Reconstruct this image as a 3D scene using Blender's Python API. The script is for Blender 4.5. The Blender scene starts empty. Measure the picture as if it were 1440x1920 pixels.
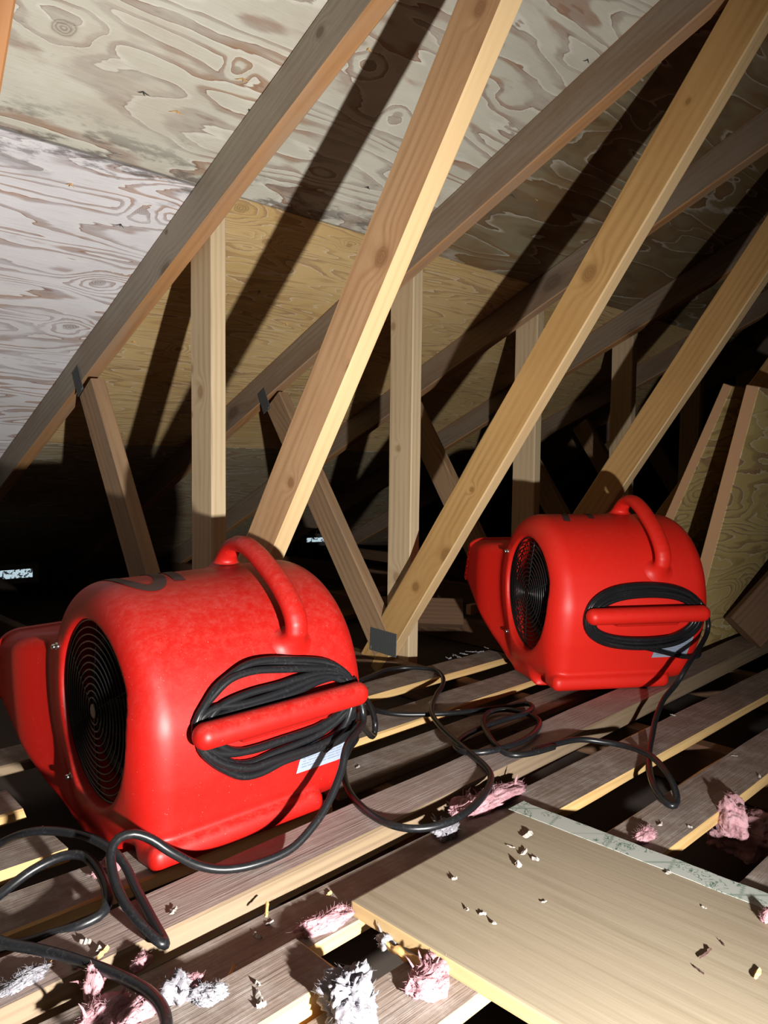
import bpy, bmesh, math, random
import numpy as np
from mathutils import Vector, Matrix, noise

SC = bpy.context.scene
COL = SC.collection
random.seed(7)

# ------------------------------------------------------------------ camera
# World axes: X runs along the ridge, Y runs down the roof slope to the eave, Z up.
# Z = 0 is the top of the thick floor board; the bottom chords' tops lie at -0.038.
F_PX, YAW, PITCH, ROLL, CAM_H = 1438.94, 0.79715, 0.06359, 0.011187, 0.51148
fw = Vector((math.cos(YAW)*math.cos(PITCH), math.sin(YAW)*math.cos(PITCH), -math.sin(PITCH)))
rt = Vector((math.sin(YAW), -math.cos(YAW), 0))
up = rt.cross(fw)
RT = rt*math.cos(ROLL) + up*math.sin(ROLL)
UP = -rt*math.sin(ROLL) + up*math.cos(ROLL)
CAM = Vector((0, 0, CAM_H))
cd = bpy.data.cameras.new('camera')
cam = bpy.data.objects.new('camera', cd)
COL.objects.link(cam)
cam.matrix_world = Matrix(((RT.x, UP.x, -fw.x, 0), (RT.y, UP.y, -fw.y, 0), (RT.z, UP.z, -fw.z, CAM_H), (0, 0, 0, 1)))
cd.sensor_fit = 'VERTICAL'; cd.sensor_height = 36; cd.lens = F_PX/1920*36
cd.clip_start = .02; cd.clip_end = 50
SC.camera = cam

def at(px, py, z=None, x=None, y=None):
    """photo pixel -> point where its sight line meets a plane of the place"""
    d = fw + RT*((px-720)/F_PX) - UP*((py-960)/F_PX)
    if z is not None: t = (z-CAM.z)/d.z
    elif x is not None: t = (x-CAM.x)/d.x
    else: t = (y-CAM.y)/d.y
    return CAM + d*t

# ------------------------------------------------------------------ light, world, exposure
w = bpy.data.worlds.new('attic_dark'); SC.world = w; w.use_nodes = True
w.node_tree.nodes['Background'].inputs[0].default_value = (.6, .30, .20, 1)
w.node_tree.nodes['Background'].inputs[1].default_value = .012
SC.view_settings.view_transform = 'Standard'; SC.view_settings.look = 'None'
SC.view_settings.exposure = 0.0; SC.view_settings.gamma = 1.0
SC.view_settings.use_curve_mapping = False

def lamp(name, loc, power, radius, color):
    l = bpy.data.lights.new(name, 'POINT'); l.energy = power; l.shadow_soft_size = radius; l.color = color
    o = bpy.data.objects.new(name, l); COL.objects.link(o); o.location = loc
    return o
wlamp = bpy.data.lights.new('work_light', 'SPOT'); wlamp.energy = 175; wlamp.shadow_soft_size = .014; wlamp.color = (1.0, .97, .925)
wlamp.spot_size = math.radians(138); wlamp.spot_blend = 1.0
wo = bpy.data.objects.new('work_light', wlamp); COL.objects.link(wo); wo.location = (.328, -.188, .221)
wo.rotation_euler = (Vector((.70, 2.0, .26))-wo.location).to_track_quat('-Z', 'Y').to_euler()
lamp('camera_fill', (.06, -.03, .58), 0.8, .02, (1.0, .88, .78))  # unseen fill lamp added beside the camera to lift the shadows

# ------------------------------------------------------------------ node helpers
def new_mat(name):
    m = bpy.data.materials.new(name); m.use_nodes = True
    nt = m.node_tree; nt.nodes.clear()
    out = nt.nodes.new('ShaderNodeOutputMaterial'); b = nt.nodes.new('ShaderNodeBsdfPrincipled')
    nt.links.new(b.outputs[0], out.inputs[0])
    return m, nt, b
class G:
    def __init__(s, nt): s.nt = nt
    def n(s, t, **k):
        nd = s.nt.nodes.new(t)
        for a, v in k.items(): setattr(nd, a, v)
        return nd
    def put(s, sock, v):
        if isinstance(v, bpy.types.NodeSocket): s.nt.links.new(v, sock)
        elif v is not None: sock.default_value = v
    def m(s, op, a, b=None, c=None, clamp=False):
        nd = s.n('ShaderNodeMath', operation=op, use_clamp=clamp)
        s.put(nd.inputs[0], a); s.put(nd.inputs[1], b); s.put(nd.inputs[2], c)
        return nd.outputs[0]
    def v(s, op, a, b=None):
        nd = s.n('ShaderNodeVectorMath', operation=op); s.put(nd.inputs[0], a); s.put(nd.inputs[1], b)
        return nd.outputs[0]
    def mix(s, f, a, b, mode='MIX'):
        nd = s.n('ShaderNodeMix', data_type='RGBA', blend_type=mode)
        s.put(nd.inputs[0], f); s.put(nd.inputs[6], c4(a)); s.put(nd.inputs[7], c4(b))
        return nd.outputs[2]
    def noise(s, vec, scale=1, detail=3, rough=.55, dist=0):
        nd = s.n('ShaderNodeTexNoise'); s.put(nd.inputs['Vector'], vec)
        nd.inputs['Scale'].default_value = scale; nd.inputs['Detail'].default_value = detail
        nd.inputs['Roughness'].default_value = rough; nd.inputs['Distortion'].default_value = dist
        return nd.outputs[0]
    def ss(s, v, lo, hi, a=0., b=1.):
        nd = s.n('ShaderNodeMapRange', interpolation_type='SMOOTHSTEP')
        s.put(nd.inputs[0], v); nd.inputs[1].default_value = lo; nd.inputs[2].default_value = hi
        nd.inputs[3].default_value = a; nd.inputs[4].default_value = b
        return nd.outputs[0]
    def coords(s, seed=37.):
        tc = s.n('ShaderNodeTexCoord'); oi = s.n('ShaderNodeObjectInfo')
        r = s.m('MULTIPLY', oi.outputs['Random'], seed)
        return s.v('ADD', tc.outputs['Object'], r), tc.outputs['Object'], oi.outputs['Random']
    def bump(s, b, h, strength=.3, dist=.002):
        nd = s.n('ShaderNodeBump'); s.put(nd.inputs['Height'], h)
        nd.inputs['Strength'].default_value = strength; nd.inputs['Distance'].default_value = dist
        s.nt.links.new(nd.outputs[0], b.inputs['Normal'])
def c4(c):
    if isinstance(c, tuple) and len(c) == 3: return (*c, 1)
    return c
def simple(name, col, rough=.5, metal=0., emit=None, strength=0):
    m, nt, b = new_mat(name); b.inputs['Base Color'].default_value = c4(col)
    b.inputs['Roughness'].default_value = rough; b.inputs['Metallic'].default_value = metal
    if emit: b.inputs['Emission Color'].default_value = c4(emit); b.inputs['Emission Strength'].default_value = strength
    return m

def wood(name, light, dark, ring=70., wob=9., knots=True, stain=None, stain_amt=.5, dust=0., rough=.7, bump=.25, kn=(.13, .045, .018), fibre=.35, spots=None, reg=.5):
    m, nt, b = new_mat(name); g = G(nt)
    P, O, rnd = g.coords()
    if spots:
        d = None
        for (sx, sy, sr) in spots:
            dd = g.v('MULTIPLY', g.v('SUBTRACT', O, (sx, sy, 0.)), (.8/sr*.12, 1./sr*.12, 0.))
            ln = g.n('ShaderNodeVectorMath', operation='LENGTH'); g.put(ln.inputs[0], dd)
            d = ln.outputs['Value'] if d is None else g.m('MINIMUM', d, ln.outputs['Value'])
        knots = True
    else:
        vo = g.n('ShaderNodeTexVoronoi'); g.put(vo.inputs['Vector'], g.v('MULTIPLY', P, (2.6, 5.2, 0.))); vo.inputs['Scale'].default_value = 1.
        d = vo.outputs['Distance']
    d = g.m('ADD', d, g.m('MULTIPLY', g.m('SUBTRACT', g.noise(P, 55, 3), .5), .035))
    sp = g.n('ShaderNodeSeparateXYZ'); g.put(sp.inputs[0], P)
    low = g.noise(g.v('MULTIPLY', P, (1.3, 7, 7)), 1, 2, .5)
    s = g.m('MULTIPLY_ADD', sp.outputs[1], ring, g.m('MULTIPLY', sp.outputs[2], ring*.7))
    fine_w = g.noise(g.v('MULTIPLY', P, (9, 40, 40)), 1, 2, .5)
    s = g.m('ADD', s, g.m('MULTIPLY', fine_w, 2.2))
    s = g.m('ADD', s, g.m('MULTIPLY', low, wob))
    if knots:
        halo = g.ss(d, .42, .05)
        s = g.m('ADD', s, g.m('MULTIPLY', g.m('POWER', halo, 1.6), 9.))
    band = g.m('POWER', g.m('MULTIPLY_ADD', g.m('SINE', s), .5, .5), 1.7)
    fib = g.noise(g.v('MULTIPLY', P, (5, 150, 150)), 1, 5, .72)
    msk = g.ss(g.noise(g.v('MULTIPLY', P, (3, 16, 16)), 1, 3, .6), .35, .65, .15, 1.)
    band = g.m('MULTIPLY', band, msk)
    f = g.m('ADD', g.m('MULTIPLY', band, reg), g.m('MULTIPLY', g.m('SUBTRACT', fib, .3), fibre*1.6), clamp=True)
    col = g.mix(f, light, dark)
    if stain:
        sn = g.noise(g.v('MULTIPLY', P, (2.3, 9, 9)), 1, 5, .62, .4)
        col = g.mix(g.m('MULTIPLY', g.ss(sn, .40, .68), stain_amt), col, stain)
    if knots:
        core = g.ss(d, .125, .07)
        rings = g.m('MULTIPLY_ADD', g.m('SINE', g.m('MULTIPLY', d, 190.)), .3, .6)
        col = g.mix(g.m('MULTIPLY', core, .85), col, g.mix(rings, kn, dark))
        col = g.mix(g.m('MULTIPLY', g.ss(d, .19, .1), .4), col, dark)
    if dust:
        dn = g.noise(P, 22, 6, .7)
        col = g.mix(g.m('MULTIPLY', g.ss(dn, .40, .75), dust), col, (.42, .38, .35))
        sk = g.noise(P, 190, 2, .6)
        col = g.mix(g.m('MULTIPLY', g.ss(sk, .72, .78), dust), col, (.6, .56, .52))
    g.put(b.inputs['Base Color'], col); b.inputs['Roughness'].default_value = rough
    b.inputs['Specular IOR Level'].default_value = .25
    g.bump(b, g.m('ADD', g.m('MULTIPLY', fib, .9), g.m('MULTIPLY', band, reg*.35)), bump, .0015)
    return m

def plywood(name, light, dark, mid, contours=7., stretch=(2.6, 11., 1.), stain_amt=.5, lines=.7, brown=(.30, .17, .10), brown_amt=.0, spots=None, seam=None):
    m, nt, b = new_mat(name); g = G(nt)
    P, O, rnd = g.coords(91.)
    vo = g.n('ShaderNodeTexVoronoi'); g.put(vo.inputs['Vector'], g.v('MULTIPLY', P, (2.3, 4.2, 0.))); vo.inputs['Scale'].default_value = 1.
    d0 = vo.outputs['Distance']
    if spots:
        d0 = g.m('ADD', d0, .09)
        for (sx, sy, sr) in spots:
            dd = g.v('MULTIPLY', g.v('SUBTRACT', O, (sx, sy, 0.)), (.75/sr*.075, 1./sr*.075, 0.))
            ln = g.n('ShaderNodeVectorMath', operation='LENGTH'); g.put(ln.inputs[0], dd)
            d0 = g.m('MINIMUM', d0, ln.outputs['Value'])
    d = g.m('ADD', d0, g.m('MULTIPLY', g.m('SUBTRACT', g.noise(P, 40, 3), .5), .05))
    wv = g.noise(g.v('MULTIPLY', P, (5, 20, 1)), 1, 3, .55)
    rag = g.noise(g.v('MULTIPLY', P, (14, 160, 1)), 1, 3, .6)
    n1 = g.noise(g.v('MULTIPLY', P, stretch), 1, 1.5, .45, .6)
    n1 = g.m('ADD', n1, g.m('MULTIPLY', wv, .16))
    n1 = g.m('ADD', n1, g.m('MULTIPLY', rag, .016))
    n1 = g.m('ADD', n1, g.m('MULTIPLY', g.ss(d, .30, .02), .20))
    fr = g.m('FRACT', g.m('MULTIPLY', n1, contours))
    late = g.m('MULTIPLY', g.ss(fr, .52, .545), g.ss(fr, 1.0, .74))
    edge = g.m('MULTIPLY', g.ss(fr, .515, .53), g.ss(fr, .60, .54))
    halo = g.m('MULTIPLY', g.ss(fr, .36, .51), g.ss(fr, .53, .515))
    patch = g.noise(g.v('MULTIPLY', P, (2.2, 4.5, 1)), 1, 4, .62)
    patch2 = g.noise(g.v('ADD', g.v('MULTIPLY', P, (3., 7., 1)), (7.7, 3.1, 0)), 1, 4, .62)
    fine = g.noise(g.v('MULTIPLY', P, (14, 320, 1)), 1, 4, .65)
    str_ = g.ss(patch2, .34, .60, .28, 1.)
    f = g.m('MULTIPLY', g.m('ADD', g.m('MULTIPLY', late, .80), g.m('MULTIPLY', edge, .5)), str_)
    f = g.m('MULTIPLY', f, lines)
    col = g.mix(g.ss(patch, .35, .66), light, mid)
    col = g.mix(g.m('MULTIPLY', halo, .3), col, (.86, .84, .78))
    dk = g.mix(g.ss(patch2, .42, .62), dark, brown)
    col = g.mix(g.m('ADD', f, g.m('MULTIPLY', g.m('SUBTRACT', fine, .5), .42), clamp=True), col, dk)
    if brown_amt: col = g.mix(g.m('MULTIPLY', g.ss(g.noise(g.v('MULTIPLY', P, (2.4, 5, 1)), 1, 4, .6), .48, .66), brown_amt), col, brown)
    blot = g.noise(g.v('MULTIPLY', P, (1.5, 3.4, 1)), 2.2, 7, .72)
    col = g.mix(g.m('MULTIPLY', g.ss(blot, .58, .70), stain_amt), col, (.13, .095, .08))
    if seam is not None:      # water stain along one long edge of the sheet
        so = g.n('ShaderNodeSeparateXYZ'); g.put(so.inputs[0], O)
        ed = g.m('ABSOLUTE', g.m('SUBTRACT', so.outputs[1], seam))
        sn_ = g.noise(g.v('MULTIPLY', P, (9, 30, 1)), 1, 5, .7)
        sf = g.m('MULTIPLY', g.ss(ed, .13, .0), g.ss(sn_, .48, .60))
        sf = g.m('MAXIMUM', sf, g.ss(g.m('ADD', ed, g.m('MULTIPLY', sn_, .004)), .007, .003))
        col = g.mix(g.m('MULTIPLY', sf, .75), col, (.10, .085, .075))
    core = g.ss(d, .075, .045)
    rg = g.m('MULTIPLY_ADD', g.m('SINE', g.m('MULTIPLY', d, 330.)), .3, .5)
    col = g.mix(g.m('MULTIPLY', core, .75), col, g.mix(rg, (.16, .09, .06), mid))
    g.put(b.inputs['Base Color'], col); b.inputs['Roughness'].default_value = .75
    b.inputs['Specular IOR Level'].default_value = .2
    g.bump(b, g.m('ADD', fine, g.m('MULTIPLY', late, .5)), .4, .0015)
    return m

M = {}
PLY = {}
_ply = plywood
def ply_(key, *a, **kw):
    PLY[key] = (a, kw); M[key] = _ply(*a, **kw)
M['rafter_side'] = wood('weathered_rafter', (.33, .285, .225), (.17, .135, .10), 380, 22, stain=(.25, .185, .13), stain_amt=.7, reg=.35, kn=(.09, .05, .03), bump=.5, fibre=.5)
M['rafter_brown_dimmed'] = wood('dimmed_brown_rafter', (.28, .215, .155), (.14, .10, .07), 380, 22, stain=(.20, .12, .07), stain_amt=.7, reg=.35, bump=.5, fibre=.5)  # weaker light and red bounce on the farther rafters, put into the colour
M['rafter_under'] = wood('rafter_underside', (.46, .24, .10), (.27, .125, .05), 380, 12, stain=(.36, .26, .18), stain_amt=.7)
M['web_warm'] = wood('warm_fir', (.50, .31, .165), (.30, .155, .07), 330, 22, stain=(.40, .21, .095), stain_amt=.5)
M['web_gold'] = wood('golden_fir', (.50, .30, .115), (.29, .155, .05), 330, 22, stain=(.36, .18, .055), stain_amt=.4)
M['web_orange'] = wood('orange_fir', (.34, .16, .065), (.22, .09, .03), 330, 22)
M['web_pale'] = wood('pale_fir_edge', (.62, .44, .235), (.50, .33, .155), 500, 7, knots=False)
M['brace'] = wood('pale_pine_brace', (.56, .43, .27), (.38, .26, .14), 300, 16)
M['brace_edge'] = wood('pale_pine_edge', (.56, .44, .28), (.42, .30, .165), 600, 6, knots=False)
M['web_brown'] = wood('brown_fir', (.36, .23, .13), (.20, .11, .055), 320, 18, stain=(.22, .16, .11), stain_amt=.5)
M['chord'] = wood('dark_chord', (.17, .095, .055), (.09, .05, .03), 400, 10)
M['board_top'] = wood('dusty_board_top', (.29, .225, .185), (.135, .10, .082), 1300, 16, knots=False, stain=(.17, .13, .105), stain_amt=.75, dust=.6, bump=1., fibre=1.0, reg=.09)
M['board_edge'] = wood('fresh_pine_edge', (.66, .45, .20), (.48, .28, .10), 700, 5, knots=False, stain=(.5, .29, .11), stain_amt=.3)
M['board_old_edge'] = wood('old_pine_edge', (.27, .195, .12), (.13, .09, .055), 700, 6, knots=False, stain=(.24, .18, .13), stain_amt=.6, bump=.6)
M['board_pink'] = wood('reddish_board_top', (.38, .285, .255), (.17, .12, .105), 1100, 26, knots=False, stain=(.26, .20, .17), stain_amt=.7, dust=.45, bump=1., fibre=1.0, reg=.13)
ply_('ply_grey', 'stained_plywood', (.60, .59, .50), (.24, .17, .15), (.50, .485, .405), 8., (1.7, 8.5, 1.), stain_amt=.55, lines=1., brown_amt=.2, brown=(.32, .20, .13))
ply_('ply_cool_lit', 'grey_stained_lit_plywood', (.80, .79, .82), (.25, .18, .185), (.70, .685, .70), 12., (1.5, 9., 1.), stain_amt=.3, lines=.95, brown=(.42, .27, .19))  # grey stain, with the brighter cool light at lower left painted in
ply_('ply_brown_dimmed', 'brown_stained_dimmed_plywood', (.25, .21, .13), (.09, .05, .025), (.18, .125, .06), 5.5, (1.7, 9.5, 1.), stain_amt=.5, lines=.8, brown_amt=.6, brown=(.20, .11, .045))  # brown stain, also darkened in colour for the dim upper right bays
ply_('ply_gold', 'golden_plywood', (.66, .48, .23), (.36, .20, .07), (.58, .40, .17), 13, (1.5, 14, 1.), stain_amt=.08, lines=.65)
ply_('ply_olive', 'olive_plywood', (.36, .30, .19), (.19, .13, .07), (.30, .25, .16), 10, (2, 12, 1.), stain_amt=.3, lines=.8)
M['oak_ply'] = plywood('oak_veneer', (.58, .44, .18), (.26, .17, .055), (.50, .37, .145), 12, (1.6, 9., 1.), stain_amt=.0, lines=.9)
M['veneer_edge'] = simple('panel_edge', (.47, .27, .14), .7)
M['panel'] = wood('particle_panel_veneer', (.295, .245, .175), (.20, .16, .105), 260, 5, knots=False, stain=(.26, .21, .145), stain_amt=.5, rough=.6, bump=.3, fibre=.6)
M['panel_edge'] = wood('panel_wood_edge', (.46, .33, .17), (.33, .22, .10), 400, 8, knots=False)
M['plate'] = simple('galvanised_steel', (.24, .27, .28), .5, .25)
M['plate_dark'] = simple('plate_slot', (.06, .065, .065), .8)
M['black_rubber'] = None
M['black_wire'] = simple('black_coated_wire', (.012, .012, .013), .32)
M['impeller'] = simple('black_impeller', (.012, .010, .010), .6)
M['chrome'] = simple('chrome', (.7, .7, .7), .2, 1.)
M['ink'] = simple('black_marker_ink', (.05, .022, .018), .75)
M['shaded_floor'] = simple('shaded_drywall', (.05, .036, .028), .95)  # near-black colour carries the shade below the boards
M['baffle'] = simple('black_baffle', (.02, .02, .022), .6)
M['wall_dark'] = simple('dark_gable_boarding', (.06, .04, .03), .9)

def rubber():
    m, nt, b = new_mat('black_rubber'); g = G(nt); P, O, r = g.coords()
    d = g.noise(P, 260, 3, .7); d2 = g.noise(P, 18, 2, .5)
    f = g.m('MULTIPLY', g.ss(d, .5, .75), g.ss(d2, .35, .65))
    g.put(b.inputs['Base Color'], g.mix(g.m('MULTIPLY', f, .22), (.009, .0095, .011), (.11, .105, .105)))
    b.inputs['Roughness'].default_value = .33; b.inputs['Specular IOR Level'].default_value = .45
    return m
M['black_rubber'] = rubber()

def red_plastic(name, dusty, c1, c2):
    m, nt, b = new_mat(name); g = G(nt); P, O, r = g.coords()
    base = g.mix(g.noise(P, 4, 2), c1, c2)
    if dusty:
        geo = g.n('ShaderNodeNewGeometry'); sp = g.n('ShaderNodeSeparateXYZ'); g.put(sp.inputs[0], geo.outputs['Normal'])
        upf = g.ss(sp.outputs[2], .0, 1.)
        d = g.m('MULTIPLY', g.ss(g.noise(g.v('MULTIPLY', P, (1, 1.6, 1)), 60, 9, .85, .2), .38, .80), g.m('MULTIPLY_ADD', upf, (.15*dusty), .015*dusty))
        base = g.mix(d, base, (.62, .34, .29))
        sc = g.ss(g.noise(P, 420, 2, .5), .73, .77)
        base = g.mix(g.m('MULTIPLY', sc, .35*dusty), base, (.8, .5, .45))
    g.put(b.inputs['Base Color'], base)
    b.inputs['Roughness'].default_value = .46; b.inputs['Specular IOR Level'].default_value = .4
    b.inputs['Subsurface Weight'].default_value = 0.
    return m
M['red_dusty'] = red_plastic('dusty_red_plastic', 1., (.38, .006, .003), (.35, .005, .003))
M['red_clean'] = red_plastic('clean_red_plastic', .25, (.66, .016, .008), (.62, .013, .007))

def fluff_mat(name, c1, c2):
    m, nt, b = new_mat(name); g = G(nt); P, O, r = g.coords()
    g.put(b.inputs['Base Color'], g.mix(g.ss(g.noise(P, 45, 4, .6), .35, .65), c1, c2))
    b.inputs['Roughness'].default_value = .95; b.inputs['Specular IOR Level'].default_value = .1
    b.inputs['Subsurface Weight'].default_value = .25; b.inputs['Subsurface Radius'].default_value = (.012, .006, .006)
    g.bump(b, g.noise(g.v('MULTIPLY', P, (1, 3, 1)), 160, 4, .7), .6, .003)
    return m
M['pink_fluff'] = fluff_mat('pink_fibreglass', (.50, .29, .32), (.36, .19, .21))
M['white_fluff'] = fluff_mat('white_insulation', (.29, .285, .31), (.21, .20, .225))
M['flake'] = simple('pale_paper_flake', (.34, .31, .28), .9)
M['chip'] = simple('fresh_wood_chip', (.72, .44, .17), .8)

def label_mat():
    m, nt, b = new_mat('printed_rating_label'); g = G(nt)
    tc = g.n('ShaderNodeTexCoord'); sp = g.n('ShaderNodeSeparateXYZ'); g.put(sp.inputs[0], tc.outputs['UV'])
    u, v = sp.outputs[0], sp.outputs[1]
    line = g.m('GREATER_THAN', g.m('FRACT', g.m('MULTIPLY', v, 11.)), .55)
    br = g.m('GREATER_THAN', g.noise(g.v('MULTIPLY', tc.outputs['UV'], (34, 11, 1)), 1, 1), .42)
    inside = g.m('MULTIPLY', g.m('MULTIPLY', g.m('GREATER_THAN', u, .07), g.m('LESS_THAN', u, .93)), g.m('MULTIPLY', g.m('GREATER_THAN', v, .1), g.m('LESS_THAN', v, .92)))
    f = g.m('MULTIPLY', g.m('MULTIPLY', line, br), inside)
    g.put(b.inputs['Base Color'], g.mix(g.m('MULTIPLY', f, .6), (.26, .31, .40), (.10, .12, .18)))
    b.inputs['Roughness'].default_value = .4
    return m
M['label'] = label_mat()

def wallpaper_mat():
    m, nt, b = new_mat('floral_wallpaper'); g = G(nt)
    tc = g.n('ShaderNodeTexCoord'); P = tc.outputs['Object']
    sp = g.n('ShaderNodeSeparateXYZ'); g.put(sp.inputs[0], P)
    x, y = sp.outputs[0], sp.outputs[1]
    # trellis of thin leafy stripes crossing diagonally
    wig = g.m('MULTIPLY', g.m('SINE', g.m('MULTIPLY', g.m('ADD', x, y), 900.)), .0012)
    def stripe(a, bb, pitch):
        s = g.m('ADD', g.m('ADD', g.m('MULTIPLY', x, a), g.m('MULTIPLY', y, bb)), wig)
        fr = g.m('ABSOLUTE', g.m('SUBTRACT', g.m('FRACT', g.m('DIVIDE', s, pitch)), .5))
        return g.ss(fr, .035, .012)
    st = g.m('MAXIMUM', stripe(.72, .7, .075), stripe(-.2, .98, .085))
    fl = g.noise(P, 75, 3, .55, 1.2)
    zone = g.ss(g.noise(P, 30, 1, .4), .46, .52)
    leaf = g.m('MULTIPLY', g.ss(g.m('ABSOLUTE', g.m('SUBTRACT', fl, .5)), .035, .012), zone)
    f = g.m('MAXIMUM', g.m('MULTIPLY', st, .5), g.m('MULTIPLY', leaf, 1.))
    col = g.mix(f, (.40, .42, .385), (.07, .15, .105))
    g.put(b.inputs['Base Color'], col); b.inputs['Roughness'].default_value = .6
    return m
M['wallpaper'] = wallpaper_mat()

# ------------------------------------------------------------------ object helpers
def link(name, me, mat=None, parent=None):
    o = bpy.data.objects.new(name, me); COL.objects.link(o)
    for mm in (mat if isinstance(mat, (list, tuple)) else [mat]):
        if mm: me.materials.append(mm)
    if parent: o.parent = parent
    return o
def from_bm(name, bm, mat=None, parent=None, smooth=False):
    me = bpy.data.meshes.new(name); bm.to_mesh(me); bm.free()
    if smooth: me.polygons.foreach_set('use_smooth', [True]*len(me.polygons))
    return link(name, me, mat, parent)
def tag(o, label, cat, group=None, kind=None):
    o['label'] = label; o['category'] = cat
    if group: o['group'] = group
    if kind: o['kind'] = kind
    return o
def empty(name, loc=(0, 0, 0)):
    o = bpy.data.objects.new(name, None); COL.objects.link(o); o.location = loc; o.empty_display_size = .05
    return o
def box_bm(x0, x1, y0, y1, z0, z1, bev=.002, seg=1, bm=None):
    bm2 = bmesh.new()
    bmesh.ops.create_cube(bm2, size=1)
    for v in bm2.verts:
        v.co = Vector((x0+(v.co.x+.5)*(x1-x0), y0+(v.co.y+.5)*(y1-y0), z0+(v.co.z+.5)*(z1-z0)))
    if bev: bmesh.ops.bevel(bm2, geom=bm2.edges[:], offset=bev, segments=seg, affect='EDGES', profile=.7)
    if bm is None: return bm2
    me = bpy.data.meshes.new('t'); bm2.to_mesh(me); bm2.free(); bm.from_mesh(me); bpy.data.meshes.remove(me)
    return bm
def plank(name, L, W, T, mats, parent=None, side_mat=None, under_mat=None, bev=.003, rag=0., seedv=0, bulge=.0015):
    """a stick of lumber along local X (0..L), width W along Y (centred), thickness T along Z (top at 0);
    faces get slots: 0 broad faces, 1 narrow +-Y faces and ends"""
    bm = bmesh.new()
    n = max(2, int(L/.06)); rnd = random.Random(seedv)
    prof = []
    b = bev
    for (y, z) in ((-W/2+b, 0), (W/2-b, 0), (W/2, -b), (W/2, -T+b), (W/2-b, -T), (-W/2+b, -T), (-W/2, -T+b), (-W/2, -b)): prof.append((y, z))
    rings = []
    for i in range(n+1):
        x = L*i/n; ring = []
        for k, (y, z) in enumerate(prof):
            j = noise.noise(Vector((x*5, k*1.7, seedv*3.1)))*bulge
            xx = x
            if rag and i == n: xx += rnd.uniform(-rag, rag*.3)
            ring.append(bm.verts.new((xx, y+j*(1 if y > 0 else -1), z+(j*.6 if z > -T/2 else -j*.3))))
        rings.append(ring)
    for i in range(n):
        for k in range(8):
            f = bm.faces.new((rings[i][k], rings[i][(k+1) % 8], rings[i+1][(k+1) % 8], rings[i+1][k]))
            f.material_index = 0 if k in (0, 4) else 1
            f.smooth = False
    for r, rev in ((rings[0], False), (rings[-1], True)):
        f = bm.faces.new(r if rev else r[::-1]); f.material_index = 1
    bmesh.ops.recalc_face_normals(bm, faces=bm.faces[:])
    return from_bm(name, bm, mats, parent)

def place(o, origin, xdir, zdir):
    x = Vector(xdir).normalized(); z = Vector(zdir); z = (z - x*z.dot(x)).normalized(); y = z.cross(x)
    o.matrix_local = Matrix(((x.x, y.x, z.x, origin[0]), (x.y, y.y, z.y, origin[1]), (x.z, y.z, z.z, origin[2]), (0, 0, 0, 1)))
    return o

def catmull(pts, step=.006, closed=False):
    P = [Vector(p) for p in pts]
    if closed: ext = [P[-1]] + P + P[:2]
    else: ext = [P[0]*2-P[1]] + P + [P[-1]*2-P[-2]]
    out = []
    for i in range(1, len(ext)-2):
        a, b, c, d = ext[i-1:i+3]
        n = max(2, int((c-b).length/step))
        for k in range(n):
            t = k/n
            out.append(.5*((2*b)+(c-a)*t+(2*a-5*b+4*c-d)*t*t+(3*b-a-3*c+d)*t**3))
    if not closed: out.append(P[-1])
    return out
def tube(bm, pts, r, closed=False, seg=8, cap=True):
    n = len(pts); rings = []
    t0 = (pts[1]-pts[0]).normalized()
    nrm = t0.orthogonal().normalized()
    for i, p in enumerate(pts):
        if closed: t = pts[(i+1) % n]-pts[i-1]
        else: t = pts[min(i+1, n-1)]-pts[max(i-1, 0)]
        if t.length < 1e-9: t = t0
        t = t.normalized(); nrm = (nrm-t*nrm.dot(t))
        if nrm.length < 1e-6: nrm = t.orthogonal()
        nrm.normalize(); bn = t.cross(nrm)
        rr = r(i/(n-1)) if callable(r) else r
        rings.append([bm.verts.new(p+nrm*(rr*math.cos(a))+bn*(rr*math.sin(a))) for a in [2*math.pi*k/seg for k in range(seg)]])
    m = n if closed else n-1
    for i in range(m):
        A, B = rings[i], rings[(i+1) % n]
        off = 0
        if closed and i == n-1:
            off = min(range(seg), key=lambda o: (A[0].co-B[o].co).length)
        for k in range(seg):
            f = bm.faces.new((A[k], A[(k+1) % seg], B[(k+1+off) % seg], B[(k+off) % seg])); f.smooth = True
    if not closed and cap:
        bm.faces.new(rings[0][::-1]); bm.faces.new(rings[-1])
    return bm

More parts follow.
